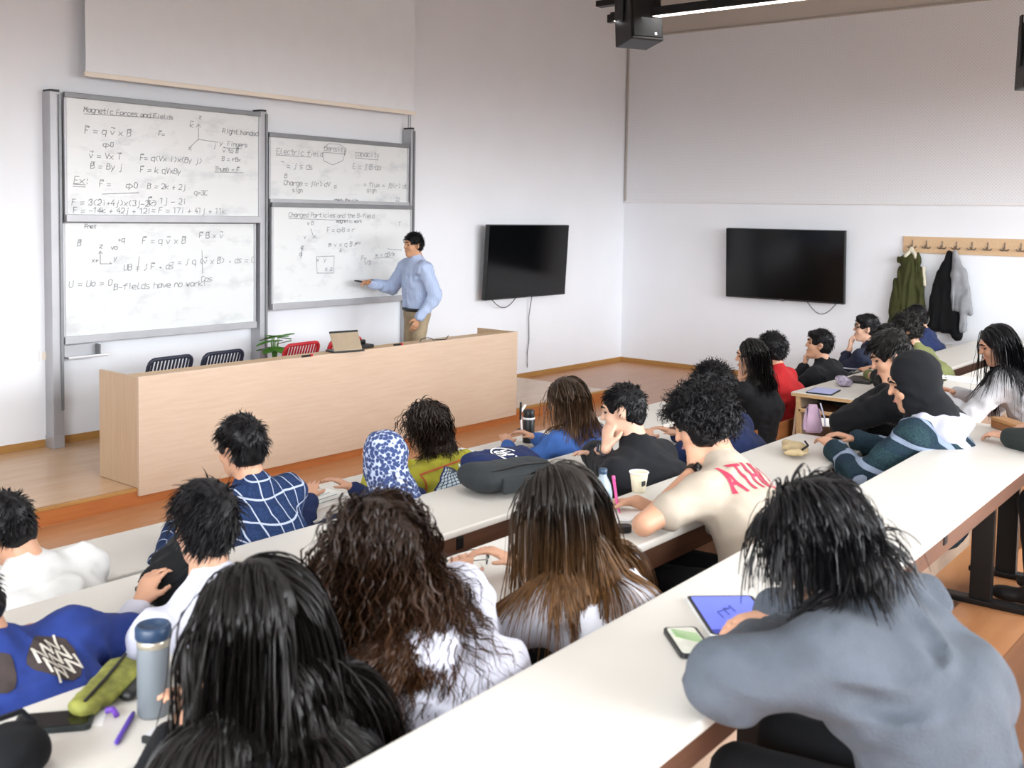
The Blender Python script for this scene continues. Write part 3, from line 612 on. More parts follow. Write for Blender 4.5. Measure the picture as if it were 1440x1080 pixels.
LL = [('Fnet', 119, 321, 5), ('XB^', 103, 346, 7), ('z', 140, 349, 6), ('y', 160, 366, 6), ('x+', 129, 369, 6), ('+q', 166, 340, 6), ('vo', 156, 351, 6), ('F^ = q v^ x B^', 200, 343, 8), ('F^ B^ x v^', 280, 335, 7.2), ('UB = ~ F^ * ds^', 174, 380, 7.5), ('= ~ q (v^ x B^) * ds = 0', 250, 372, 7.5), ('Cos', 283, 396, 7), ('U = Uo = 0.', 97, 404, 8), ('B-fields have no work!', 160, 408, 8)]
LLs = [[(141, 355), (141, 371), (157, 371), (154, 369)], [(196, 361), (193, 382)], [(284, 352), (285, 385)], [(139, 357), (141, 353), (144, 357)]]
board(-8.16, -6.33, .845, 1.80, -.12, 'lower left whiteboard with integral formulas and a clean lower half', LL, LLs, seed=5)
UR = [('Electric field', 389, 216, 7.2), ('density', 456, 212, 7), ('capacity', 499, 219, 7), ('Q^ = ~ s ds', 394, 236, 7.5), ('E = ~ B da', 496, 237, 7), ('B', 400, 250, 6), ('Charge = ~(r) dV', 399, 260, 6.5), ('q', 470, 264, 5), ('sign', 411, 270, 5.5), ('I = flux = ~B(r) da', 504, 262, 6.5), ('sign', 516, 270, 5.5), ('check the sign', 470, 283, 4), ('22', 556, 283, 5)]
URs = [[(388, 218), (437, 221)], [(455, 214), (486, 217)], [(499, 222), (532, 225)], [(455, 208), (462, 202), (478, 203), (487, 210), (482, 226), (468, 232), (455, 226), (453, 214)]]
board(-6.17, -4.36, 1.975, 2.605, -.12, 'upper right whiteboard with faint formulas and an oval sketch', UR, URs, seed=8)
LR = [('Charged Particles and the B-field', 406, 305, 6), ('magnetic work', 473, 313, 4.5), ('v B', 432, 316, 5), ('F = qvB = r', 460, 326, 6), ('m v = q B r', 462, 347, 6.5), ('v=', 500, 344, 6), ('k', 478, 355, 6), ('x  y', 445, 368, 6), ('x z', 457, 381, 6), ('q', 423, 350, 6), ('v', 427, 336, 6), ('a', 421, 360, 6), ('w = qB/m', 528, 361, 6), ('F=', 508, 366, 6), ('T', 560, 318, 6), ('1/2', 512, 372, 5)]
LRs = [[(406, 307), (487, 310)], [(437, 322), (441, 333), (446, 335)], [(440, 335), (444, 331)], [(445, 361), (470, 360), (469, 384), (446, 384), (445, 361)], [(425, 346), (424, 357), (423, 363)], [(526, 363), (552, 362)], [(545, 350), (565, 352)]]
board(-6.17, -4.345, 1.0, 1.96, -.16, 'lower right whiteboard the lecturer is writing on, grey with wiped marks', LR, LRs, seed=11)
for X, zt, w, lb in ((-8.222, 2.785, .085, 'leftmost tall aluminium post of the whiteboard frame'), (-6.245, 2.80, .075, 'middle aluminium post between the two whiteboard pairs'), (-4.305, 2.78, .05, 'rightmost slim aluminium post of the whiteboard frame')):
    r = empty('board_post', (X, -.08, 0)); MB().box((-w/2, -.06, 0), (w/2, .07, zt), .006).build('post', alu_m, r); MB().box((w/2-.022, -.075, .3), (w/2-.002, -.058, zt-.02)).build('groove', alud_m, r)
    MB().box((-w/2-.004, -.064, 0), (w/2+.004, .072, .10), .004).build('foot_sleeve', alu_m, r); MB().box((-w/2+.006, -.055, zt), (w/2-.006, .06, zt+.015)).build('cap', black_m, r)
    if w < .06:
        for dx in (-.012, .018): MB().tube([(dx, 0, zt), (dx, 0, 3.0)], .005, 6).build('guide_rod', alud_m, r)
    tag(r, lb, 'post', 'whiteboard frame posts')
r = empty('marker_tray', (-8.0, -.14, .70)); box('shelf', (-.16, -.05, 0), (.17, .03, .012), alu_m, r, .003); box('back', (-.16, .02, .012), (.13, .03, .105), alu_m, r, .003); box('end_plate', (.10, -.05, .012), (.11, .03, .10), alud_m, r); MB().tube([(-.16, -.045, .014), (.2, -.045, .014)], .008, 8).build('lip', white_m, r)
tag(r, 'small aluminium marker tray fixed below the lower left whiteboard', 'tray')
o = on_y(63, 500, -.02); r = empty('wall_socket', (o[0], -.02, o[2])); box('plate', (-.05, -.008, -.04), (.05, 0, .04), white_m, r, .003); box('insert', (-.028, -.012, -.028), (.028, -.007, .028), cream_m, r, .002); tag(r, 'white wall socket left of the whiteboard post', 'socket')

# ------------------------------------------------------------------ televisions
def tv(loc, rz, label, cables):
    r = empty('television', loc, rz); w, hh = 1.56, .88; T = Matrix.Rotation(math.radians(3.0), 4, 'X')
    MB().box((-w/2, -.035, -hh/2), (w/2, .02, hh/2), .008, M=T).build('casing', black_m, r); MB().box((-w/2+.012, -.0375, -hh/2+.022), (w/2-.012, -.034, hh/2-.012), 0, M=T).build('screen', tvglass_m, r)
    MB().box((-w/2+.005, -.039, -hh/2+.002), (w/2-.005, -.035, -hh/2+.018), .002, M=T).build('bottom_bezel', mat('bezel', '#25262a', .35, var=0), r); box('logo', (-.03, -.045, -hh/2+.004), (.03, -.037, -hh/2+.014), alud_m, r)
    box('wall_mount', (-.25, .02, -.2), (.25, .13, .2), black_m, r, .01)
    for c in cables: MB().tube(c, .006, 6).build('cable', cable_m, r, smooth=True)
    tag(r, label, 'television')
def sag(x0, x1, z, dep, y=.04, n=9): return [(x0+(x1-x0)*i/n, y, z-dep*math.sin(math.pi*i/n)) for i in range(n+1)]
tv((-2.33, -.14, 1.338), 0, 'black flat television on the front wall beside the lecturer', [sag(-.62, -.12, -.42, .13), [(.20, .06, -.4), (.2, .11, -.7), (.22, .115, -1.0), (.19, .115, -1.15), (.20, .118, -1.33)]])
tv((-.14, -2.46, 1.335), -math.pi/2, 'wide black flat television on the right wall near the coat rack', [sag(.28, .68, -.42, .16), sag(-.1, .05, -.42, .03)])

# ------------------------------------------------------------------ loudspeakers
def speaker(c, rz, tilt, label, w=.36, d=.34, hh=.64):
    r = empty('loudspeaker', c, rz); T = Matrix.Rotation(tilt, 4, 'X')
    b = MB(); b.prism([(-w/2, -hh/2), (w/2, -hh/2), (w/2*.92, hh/2), (-w/2*.92, hh/2)], -d/2, d/2, M=T); o = b.build('cabinet', black_m, r); bv = o.modifiers.new('bevel', 'BEVEL'); bv.width = .015; bv.segments = 2
    MB().box((-w/2+.02, -d/2-.012, -hh/2+.03), (w/2-.02, -d/2, hh/2-.03), .006, M=T).build('grille', mat('speaker_grille', '#0c0d0e', .7, var=.2, scale=60., bump=.5, bscale=300), r)
    MB().box((w*.2, -d/2-.016, -hh/2+.05), (w*.27, -d/2-.011, -hh/2+.075), 0, M=T).build('badge', alu_m, r)
    MB().tube([(0, 0, hh/2-.05), (0, 0, hh/2+.14)], .02, 8).build('bracket', steel_m, r); MB().box((-w/2-.012, -.04, -.1), (-w/2+.004, .04, hh/2+.06), .003).build('yoke', steel_m, r); tag(r, label, 'loudspeaker', 'hanging loudspeakers')
P = on_x(897, 18, -3.35); speaker((P[0], P[1], P[2]), math.radians(-28), math.radians(-8), 'black loudspeaker hanging from the lamp rail near the room corner')
P = on_x(1462, 78, -1.6); speaker((P[0], P[1], P[2]), math.radians(-60), 0., 'black loudspeaker at the right edge in front of the acoustic panel', .34, .3, .62)
P = on_x(870, 20, -3.35); r = box('speaker_rail', (-3.40, P[1]-.95, 4.02), (-3.30, P[1]+.25, 4.08), steel_m, None, .004); tag(r, 'short black steel rail carrying the corner loudspeaker', 'rail')

# ------------------------------------------------------------------ coat rack and coats
cr = empty('coat_rack', (0, -4.6, 1.63)); MB().box((-.022, -.95, -.095), (0, .735, .095), .004).build('board', rack_m, cr)
HY = [-3.975, -4.135, -4.308, -4.463, -4.63, -4.795, -4.97, -5.136, -5.31]
for y in HY:
    b = MB(); yy = y+4.6; b.tube([(-.024, yy, .05), (-.03, yy, -.02)], .007, 6)
    for s in (-1, 1): b.tube([(-.03, yy, -.03)]+[(-.03-.012*math.sin(a), yy+s*.045*math.sin(a), -.03-.02*math.sin(2*a)*.5+.028*(1-math.cos(a))*.6) for a in (.4, .8, 1.2, 1.55)], .006, 6)
    b.tube([(-.03, yy, .0), (-.07, yy, -.03), (-.085, yy, -.005)], .007, 6); b.build('coat_hook', hook_m, cr)
tag(cr, 'long light wood coat rack with a row of metal hooks', 'coat rack')
def coat(name, y, z, prims, m, label, noise, extra=()):
    r = empty(name, (-.10, y, z)); V, Q = net(prims, .014, .03, noise=noise); link('shell', mesh_np('shell', [(V, Q)]), m, r)
    for nm, pr, mm in extra: V, Q = net(pr, .012, .02, noise=folds(.006, (14, 14, 14), 4)); link(nm, mesh_np(nm, [(V, Q)]), mm, r)
    tag(r, label, 'coat', 'coats on the rack'); return r
olive_m = cloth('olive_canvas', '#3d3f22', .18); fur_m = cloth('cream_lining', '#cfc8b4', .15); bjack_m = cloth('black_jacket_cloth', '#101113', .15); gjack_m = cloth('grey_jacket_cloth', '#8e9094', .12)
Y = A(0, 1, 0)
coat('parka', -3.99, 1.60, [ECone((0, 0, -.16), (0, .02, -.42), (.09, .06), (.15, .075), Y), ECone((0, .02, -.42), (0, .03, -.88), (.15, .075), (.19, .085), Y), Cone((0, .11, -.28), (-.02, .17, -.75), .045, .05), Cone((0, -.12, -.28), (-.02, -.13, -.78), .045, .05),
     ECone((-.02, -.10, -.13), (-.02, .12, -.15), (.03, .06), (.03, .06), (1, 0, 0))], olive_m, 'olive green hooded parka hanging from the first hook', folds(.02, (10, 16, 3), 2),
     [('hood_lining', [Cone((-.03, .05, -.10), (-.02, -.01, -.01), .032, .02), Cone((-.03, -.07, -.11), (-.02, -.01, -.01), .03, .02)], fur_m), ('side_lining', [Cone((-.02, -.15, -.22), (-.03, -.175, -.42), .022, .018)], fur_m)])
coat('black_coat', -4.43, 1.56, [ECone((0, .0, -.02), (0, .04, -.25), (.045, .05), (.10, .06), Y), ECone((0, .04, -.25), (0, .05, -.84), (.10, .06), (.185, .075), Y), Cone((0, .1, -.25), (0, .2, -.7), .04, .045), Cone((0, -.05, -.5), (0, -.1, -.92), .06, .065)], bjack_m, 'black coat hanging from the fourth hook of the rack', folds(.016, (10, 16, 3), 5))
coat('grey_jacket', -4.54, 1.56, [ECone((-.05, .05, -.0), (-.06, .0, -.25), (.035, .035), (.075, .04), Y), ECone((-.06, .0, -.25), (-.06, -.02, -.62), (.075, .04), (.085, .045), Y), Cone((-.06, -.05, -.2), (-.05, -.14, -.66), .035, .035), Cone((-.06, -.06, -.5), (-.06, -.07, -.85), .045, .04)], gjack_m, 'grey jacket hanging over the black coat on the rack', folds(.016, (10, 18, 4), 8))

# ------------------------------------------------------------------ lecturer's desk
X0, X1, YF, YK = -8.475, -4.41, -1.690, -1.19
ld = empty('lectern_desk', ((X0+X1)/2, YF, 0)); cx = (X0+X1)/2; w = (X1-X0)/2
box('front_panel', (-w, 0, -.052), (w, .022, .765), beech_m, ld, .002); box('end_panel', (-w, .022, 0.003), (-w+.022, .5, .763), beechv_m, ld, .002); box('end_panel', (w-.022, .022, 0.003), (w, .5, .763), beechv_m, ld, .002)
box('ledge', (-w+.022, .022, .738), (w-.022, .17, .763), edge_m, ld, .002); box('worktop', (-w+.022, .17, .60), (w-.022, .5, .625), beech_m, ld, .002); box('ledge_back', (-w+.022, .148, .625), (w-.022, .17, .738), beech_m, ld); box('middle_support', (-.012, .022, .003), (.012, .48, .60), beechv_m, ld)
tag(ld, 'long light beech desk for the lecturer at the stage edge', 'desk')
def slat_chair(loc, rz, m, label):
    r = empty('slat_chair', loc, rz)
    MB().box((-.21, -.2, .43), (.21, .21, .455), .012).build('seat', m, r)
    b = MB(); fr = []
    for x, z in rpoly(.40, .30, .05, 4): fr.append((x, -.2-.10*(z+.15)/.3, .58+z))
    b.tube(fr, .016, 8, closed=True); b.build('back_frame', m, r, smooth=True)
    for k in range(11):
        x = -.165+.033*k; MB().tube([(x, -.2, .445), (x, -.242, .575), (x, -.295, .72)], .0085, 6).build('slat', m, r)
    for sx in (-1, 1):
        MB().tube([(sx*.19, -.2, .45), (sx*.2, -.23, 0.0)], .013, 8).build('leg', alu_m, r); MB().tube([(sx*.19, .19, .44), (sx*.2, .21, 0.0)], .013, 8).build('leg', alu_m, r)
        MB().tube([(sx*.17, -.2, .44), (sx*.19, -.215, .58)], .014, 8).build('back_upright', m, r)
    tag(r, label, 'chair', 'chairs behind the lecturer desk')
for px0, py0, px1, py1, m, lb in ((204, 507, 267, 503, navy_m, 'navy black slatted chair nearest the left end of the lecturer desk'), (280, 500, 340, 496, navy_m, 'navy black slatted chair, second from the left behind the lecturer desk'), (395, 487, 447, 484, red_m, 'red slatted chair beside the plant behind the lecturer desk'), (462, 479, 503, 475, red_m, 'red slatted chair behind the open laptop')):
    a, b_ = on_y(px0, py0, -.8), on_y(px1, py1, -.8); slat_chair(((a[0]+b_[0])/2, -.52, 0.0), math.radians(4), m, lb)
# laptop, phone, cables and plant at the desk
P = on_z(484, 494, .764); r = empty('laptop', (P[0], P[1]-.03, .764), math.radians(-12)); box('base', (-.14, -.05, 0), (.14, .10, .015), black_m, r, .004); MB().box((-.13, 0, 0), (.13, .01, .17), .004, M=Matrix.Translation((0, -.03, .014)) @ Matrix.Rotation(math.radians(-28), 4, 'X')).build('lid', mat('laptop_lid', '#a8977f', .4, .3), r); MB().box((-.13, -.002, .155), (.13, .012, .172), .002, M=Matrix.Translation((0, -.03, .014)) @ Matrix.Rotation(math.radians(-28), 4, 'X')).build('lid_edge', black_m, r); tag(r, 'open laptop with tan lid standing on the lecturer desk', 'laptop')
P = on_z(507, 489, .764); r = empty('desk_phone', (P[0], P[1]-.01, .764)); box('body', (-.09, -.06, 0), (.09, .06, .03), black_m, r, .008); MB().tube([(-.07, .04, .045), (.07, .04, .045)], .018, 8).build('handset', black_m, r); tag(r, 'black desk phone beside the laptop on the lecturer desk', 'phone')
for px, py, lb in ((432, 502, 'small black marker lying on the lecturer desk left of laptop'), (560, 486, 'small dark marker lying on the lecturer desk by the lecturer')):
    P = on_z(px, py, .764); o = MB().tube([(-.05, 0, .009), (.02, 0, .009), (.05, .005, .009)], [.009, .009, .007], 8).build('marker_pen', black_m, loc=(P[0], P[1], .764)); MB().tube([(.03, .002, .009), (.055, .006, .009)], .0105, 8).build('cap', red_m, o); tag(o, lb, 'marker')
P = on_z(604, 480, .764); c = [(P[0]-.12+.03*i, P[1]+.02*math.sin(i*1.1), .769+max(0, .03*math.sin(i*.55))) for i in range(14)]; tag(MB().tube(c, .004, 6).build('cable', black_m, smooth=True), 'thin black cable looping on the right of the lecturer desk', 'cable')
P = on_y(386, 475, -.4); r = empty('potted_plant', (P[0], -.4, 0)); MB().lathe([(.10, 0), (.14, .26), (.15, .26), (.15, .30), (.125, .30), (.12, .27)], 20).build('pot', pot_m, r, smooth=True); box('soil', (-.08, -.08, .25), (.08, .08, .275), mat('soil', '#3a2a1e', .9), r)
g = random.Random(4)
for k in range(16):
    a = k*2.4; L = g.uniform(.36, .50); tip = (math.cos(a)*g.uniform(.01, .05), math.sin(a)*.04, .27+L); MB().tube([(0, 0, .26), (tip[0]*.4, tip[1]*.4, .27+L*.6), tip], [.006, .005, .003], 5).build('stem', leaf_m, r)
    b = MB(); d = Vector((math.cos(a), math.sin(a), g.uniform(-.5, .3))).normalized(); s = d.cross(Vector((0, 0, 1))).normalized(); n = d.cross(s)
    for t0, w0 in ((0, .006), (.03, .05), (.07, .062), (.11, .042), (.14, .003)): b.b.verts.new(Vector(tip)+d*t0+s*w0-n*.012*(t0*14)**2*.1); b.b.verts.new(Vector(tip)+d*t0-n*(-.006)); b.b.verts.new(Vector(tip)+d*t0-s*w0-n*.012*(t0*14)**2*.1)
    b.b.verts.ensure_lookup_table(); V = b.b.verts
    for i in range(4):
        for j in (0, 1): b.b.faces.new((V[i*3+j], V[i*3+j+1], V[i*3+3+j+1], V[i*3+3+j]))
    b.build('leaf', leaf_m, r)
tag(r, 'green leafy potted plant behind the lecturer desk below the boards', 'plant')

# ------------------------------------------------------------------ rows of student desks and benches
ROWS = {1: (.56, -4.13, -4.60), 2: (.69, -4.97, -5.43), 3: (.81, -5.86, -6.26), 4: (.93, -6.74, -7.15)}
def desk_row(X0, X1, row, label, rz=0., legs=(), floor=None, pivot=None):
    z, yf, yr = ROWS[row]; fz = TIER['ABCD'[row-1]] if floor is None else floor; fz2 = TIER['ABCD'[row-1]]
    pv = X0 if pivot is None else pivot; r = empty('desk_row', (pv, yf, fz2), rz); a, b_ = X0-pv, X1-pv; D = yr-yf; zz = z-fz2
    MB().box((a, D, zz-.03), (b_, 0, zz), .011, seg=3).build('desk_top', top_m, r); 
    box('end_edge', (a-.004, D+.012, zz-.028), (a+.001, -.012, zz-.004), edge_m, r); box('end_edge', (b_-.001, D+.012, zz-.028), (b_+.004, -.012, zz-.004), edge_m, r)
    MB().box((a+.03, D+.045, zz-.115), (b_-.03, D+.06, zz-.03)).build('shelf_front', brown_m, r); MB().box((a+.02, D+.045, zz-.13), (b_-.02, -.05, zz-.115)).build('book_shelf', brown_m, r)
    b = MB(); 
    T = Matrix.Translation((0, -.05, zz-.03)) @ Matrix.Rotation(math.radians(5), 4, 'X'); b.box((a+.005, -.012, -zz+.08+.03), (b_-.005, .006, 0), .003, M=T); b.build('front_panel', beech_m, r)
    for x in (a, b_-.022):
        b = MB(); b.prism([(-.04, zz-.03), (-.07, zz-.03), (-.115, .0), (-.065, .0)], x, x+.022, M=Matrix(((0, 1, 0, 0), (1, 0, 0, 0), (0, 0, 1, 0), (0, 0, 0, 1)))); b.build('end_panel', edge_m, r)
        box('shelf_end', (x, D+.05, zz-.135), (x+.022, -.06, zz-.11), edge_m, r, .004)
    n = max(2, int((b_-a)/1.6)+1)
    for x in (list(legs) if legs else [a+.35+(b_-a-.7)*i/(n-1) for i in range(n)]):
        b = MB(); b.box((x-.02, D*.5-.045, .02), (x+.02, D*.5+.045, zz-.03), .004); b.box((x-.035, D*.5-.2, 0), (x+.035, D*.5+.16, .025), .006); b.box((x-.02, D+.04, zz-.10), (x+.02, -.06, zz-.05), .004); b.build('leg_frame', steel_m, r)
    return tag(r, label, 'desk', 'rows of long student desks')
desk_row(-13.4, -5.75, 1, 'front student desk row nearest the stage, long white top'); desk_row(-13.4, -7.15, 2, 'second student desk row with the grey backpack lying on it')
desk_row(-13.3, -7.30, 3, 'third student desk row with the pink pouch at its right end'); desk_row(-12.0, -7.0, 4, 'nearest student desk row with tablet and phone on top', rz=math.radians(1.6), pivot=-11.0, legs=(-.6, 1.1, 2.2, 3.42, 3.88))
desk_row(-5.2, -.4, 1, 'front desk row of the right seating block under the television'); desk_row(-5.42, -.4, 2, 'right block desk row with the tablet on its wooden end'); desk_row(-5.42, -.4, 3, 'right block desk row in front of the long haired woman')
def bench(X0, X1, y, tier, label):
    z = TIER[tier]; r = empty('bench', (X0, y, z)); L = X1-X0
    MB().box((0, -.13, .395), (L, .17, .415), .008).build('seat_board', ply_m, r); MB().box((.02, -.165, .47), (L-.02, -.15, .60), .005).build('back_board', ply_m, r)
    for i in range(max(2, int(L/1.5)+1)):
        x = .2+(L-.4)*i/(max(2, int(L/1.5)+1)-1); b = MB(); b.box((x-.02, -.03, 0), (x+.02, .05, .395), .004); b.box((x-.02, -.165, .36), (x+.02, .05, .395)); b.box((x-.02, -.15, .39), (x+.02, -.135, .58)); b.build('pedestal', steel_m, r)
    tag(r, label, 'bench', 'plywood benches behind the desk rows')
bench(-13.2, -5.8, -4.78, 'A', 'front plywood bench where the plaid shirt student sits'); bench(-13.2, -7.2, -5.66, 'B', 'second plywood bench behind the backpack desk'); bench(-13.1, -7.05, -6.49, 'C', 'third plywood bench, its brown end showing by the plaid jacket')
bench(-11.0, -7.6, -7.5, 'D', 'nearest plywood bench carrying the grey sweater student'); bench(-5.6, -.5, -4.78, 'A', 'front plywood bench of the right block'); bench(-5.4, -.5, -5.66, 'B', 'second plywood bench of the right block'); bench(-5.5, -.5, -6.55, 'C', 'plywood bench of the right block under the long haired woman')

# ------------------------------------------------------------------ the people in the room
cloth('trousers_black', '#17181b', .15); mat('shoe_black', '#141416', .6); khaki_m = cloth('khaki', '#a8977c', .1); jeans_m = cloth('jeans', '#2d3550', .2)
sweat_m = cloth('white_sweater', '#cfcfcd', .05); plaid_m = plaid('plaid_navy', '#2c4067', '#1a2745', '#b5bfd2', .058, .085); yel_m = cloth('yellow_hoodie', '#a8a338', .1); denim_m = cloth('blue_denim', '#3d62a4', .15)
shirt_m = cloth('white_shirt', '#cdcedb', .05); bluej_m = cloth('royal_blue_jacket', '#26397c', .12); blk_m = cloth('black_fabric', '#131417', .15); blk2_m = cloth('black_hoodie', '#1b1c20', .2); navyc_m = cloth('navy_fabric', '#1f2a4e', .15)
whood_m = cloth('white_hoodie', '#d3d4e2', .04); wtee_m = cloth('white_tee', '#cfd0d8', .05); beige_m = cloth('beige_tee', '#b5a999', .05); grey_m = cloth('grey_knit', '#50565f', .16, bump=.6, bscale=130.); redc_m = cloth('red_tee', '#b3282b', .1)
olivec_m = cloth('olive_sweater', '#6c7046', .12); lgrey_m = cloth('light_grey_jacket', '#b9b9bd', .12); lil_m = cloth('pale_lilac_hood', '#bfc0d2', .05); black_scarf = cloth('black_scarf', '#141519', .1)
gplaid_m = plaid('plaid_dark_green', '#2f4a48', '#1b2338', '#8e9bb0', .16, .14)
t = NT('patterned_scarf'); v = t.coords((1, 1, 1)); vo = t.n('ShaderNodeTexVoronoi'); vo.inputs['Scale'].default_value = 62.; t.l(v, vo.inputs['Vector']); nz_ = t.noise(v, 95., 2)
t.l(t.mix(t.ramp(t.math('ADD', vo.outputs['Distance'], t.math('MULTIPLY', nz_, .45)), .74, .95), lin('#2f406f'), lin('#b9c4dc')), t.b.inputs['Base Color']); t.b.inputs['Roughness'].default_value = .8; pscarf_m = t.m
t = NT('striped_shirt'); v = t.coords((1, 1, 1)); s_ = t.n('ShaderNodeSeparateXYZ'); t.l(v, s_.inputs[0]); f = t.math('SINE', t.math('MULTIPLY', t.math('ADD', s_.outputs['Y'], s_.outputs['X']), 420.))
t.l(t.mix(t.ramp(f, -.4, .9), lin('#b9c6df'), lin('#93a8cf')), t.b.inputs['Base Color']); t.b.inputs['Roughness'].default_value = .8; stripe_m = t.m
t = NT('nordic_sweater'); v = t.coords((1, 1, 1)); s_ = t.n('ShaderNodeSeparateXYZ'); t.l(v, s_.inputs[0])
zz_ = t.math('PINGPONG', t.math('ADD', t.math('MULTIPLY', s_.outputs['X'], 1.), 5.), .02); band = t.math('ABSOLUTE', t.math('SUBTRACT', t.math('SUBTRACT', s_.outputs['Z'], .70), zz_))
band2 = t.math('ABSOLUTE', t.math('SUBTRACT', s_.outputs['Z'], .745)); t.l(t.mix(t.math('MAXIMUM', t.math('LESS_THAN', band, .007), t.math('LESS_THAN', band2, .006)), lin('#171d33'), lin('#c6cad4')), t.b.inputs['Base Color']); t.b.inputs['Roughness'].default_value = .9; nordic_m = t.m

def seat(hd, y, dx=0.): return (on_y(*hd)[0]+dx, y)
def loc_of(seatxy, floor, w, yaw=0.): return tuple(Rz(-math.radians(yaw)).T@(A(*w)-A(seatxy[0], seatxy[1], floor)))
FA, FB, FC, FD = TIER['A'], TIER['B'], TIER['C'], TIER['D']
def put(key, label, fl, sp, hd, **kw): s = seat(hd, *sp); return person(key, label, s, fl, on_y(*hd), **kw)
def cheek(H, sx=-1): return dict(curl=38., nrm=(-sx*.6, -.5, 0), thumb=(0, -.8, .4), d=(-sx*.25, -.25, .9))
LG = dict(n=900, steps=14)
put('white', 'person in white sweater hunched over the front desk at the left edge', FA, (-4.82, 0.10), (6, 742, -4.60), look=(-25, 25, -12), top=('sweater', sweat_m), thick=.02, hair='short', ho=dict(th=.014), hands={'R': (.02, .42, .70), 'L': (-.12, .45, .72)}, poles={'R': (1., .1, -.2)}, fold=.012)
put('plaid', 'person in navy plaid shirt with short black hair at the front desk', FA, (-4.82, 0.05), (338, 628, -4.72), look=(-12, 8, -3), top=('shirt', plaid_m), collar=True, hair='short', ho=dict(th=.022, len=.05), hs=.95, fold=.008)
put('hijabp', 'person in blue and white patterned headscarf at the front desk', FA, (-4.84, 0.02), (538, 645, -4.82), look=(-8, 10, 0), sw=.15, top=('top', navyc_m), scarf='headscarf', scarfm=pscarf_m, pelvis_z=.42, ho=dict(dw=.13))
put('yellow', 'person in yellow hoodie with pyramid print and curly brown hair', FA, (-4.82, 0.05), (598, 600, -4.62), look=(-15, 12, -4), sw=.175, top=('hoodie', yel_m), hood=True, hair='long', hairm=hdk_m, ho=dict(LG, n=1400, len=.16, bulk=.024, curl=.008, cf=80, w=.07, rad=.002, fall=(.05, -.03, -.06), layer=.016, rough=.012, grav=.18), fold=.012)
put('blue', 'person in blue denim shirt with wavy brown hair behind the black flask', FA, (-4.82, 0.02), (796, 562, -4.72), look=(-20, 18, -6), sw=.165, top=('shirt', denim_m), hair='long', hairm=hbr_m, ho=dict(LG, len=.30, bulk=.018, w=.075, wave=.008, fall=(-.01, -.03, -.14), layer=.016, rad=.002), fold=.012)
put('shirtguy', 'person in white shirt with tousled black hair at the second desk', FB, (-5.70, 0.04), (287, 738, -5.58), look=(10, 8, 4), top=('shirt', shirt_m), collar=True, hair='short', ho=dict(th=.024, len=.055, comb=(-.6, -.2, .2)), hands={'L': (-.10, .36, .735)}, poles={'L': (-.6, -.3, -.6)}, fold=.012)
put('jacket', 'person in blue jacket with embroidered patches at the lower left edge', FB, (-5.70, 0.14), (-62, 850, -5.50), look=(-30, 25, -18), top=('jacket', bluej_m), thick=.026, hair='short', hands={'R': (.20, .36, .73)}, poles={'R': (1., -.1, -.3)}, fold=.014)
Hw = on_y(876, 577, -5.50); s = (Hw[0]+.03, -5.72)
person('watchman', 'person in black jacket resting cheek on a hand with a wristwatch', s, FB, Hw, look=(-25, 14, 6), top=('jacket', blk2_m), thick=.02, hair='short', ho=dict(th=.012, len=.03), hands={'L': loc_of(s, FB, Hw+A(-.10, .02, -.165)), 'R': (.1, .42, .735)}, elbows={'L': loc_of(s, FB, on_z(838, 640, .745))}, hpose={'L': dict(curl=30., nrm=(.9, -.1, .1), thumb=(.1, -.6, .5), d=(.32, .1, .9))}, sleeve='pushed', sdrop=.11, sw=.175, h=.0072, face=True, skin=skinp_m)
put('navy', 'person in navy sweater with black hair behind the beige shirt student', FB, (-5.70, 0.02), (1000, 545, -5.52), look=(-10, 10, 0), top=('sweater', navyc_m), hair='curly', ho=dict(th=.02))
put('longdark', 'person in black top with very long dark wavy hair in the foreground', FC, (-6.64, 0.02), (360, 868, -6.50), look=(-6, 8, -2), sw=.17, hands={'L': (-.06, .34, .735), 'R': (.08, .36, .735)}, top=('top', blk_m), hair='long', hairm=hbb_m, ho=dict(n=2600, steps=20, len=.52, bulk=.009, w=.09, wave=.007, fall=(.01, -.06, -.28), layer=.009, lv=.35), hs=.94)
put('curlygirl', 'person in white hoodie with long curly brown hair in the foreground', FC, (-6.64, 0.17), (530, 775, -6.40), look=(-10, 14, -8), sw=.172, top=('hoodie', whood_m), thick=.02, hood=True, hair='long', hairm=hcurl_m, ho=dict(n=2200, steps=30, len=.44, bulk=.022, curl=.008, cf=95, w=.075, rad=.0018, fall=(-.05, -.03, -.14), layer=.018, right=.62, front=.022, rough=.016, grav=.18, jit=.06), fold=.016, foldf=(10, 10, 13))
put('straight', 'person in white tee with straight hair fading from brown to blond', FC, (-6.64, 0.04), (785, 712, -6.42), look=(-8, 14, -2), sw=.168, top=('tee', wtee_m), sleeve='short', hair='long', hairm=hbal_m, ho=dict(n=2400, steps=18, len=.46, bulk=.010, w=.085, wave=.004, fall=(.01, -.05, -.26), layer=.010, jit=.02), fold=.012, trousers=MATS['trousers_black'])
Hw = on_y(985, 596, -6.20); s = (Hw[0]-.10, -6.52)
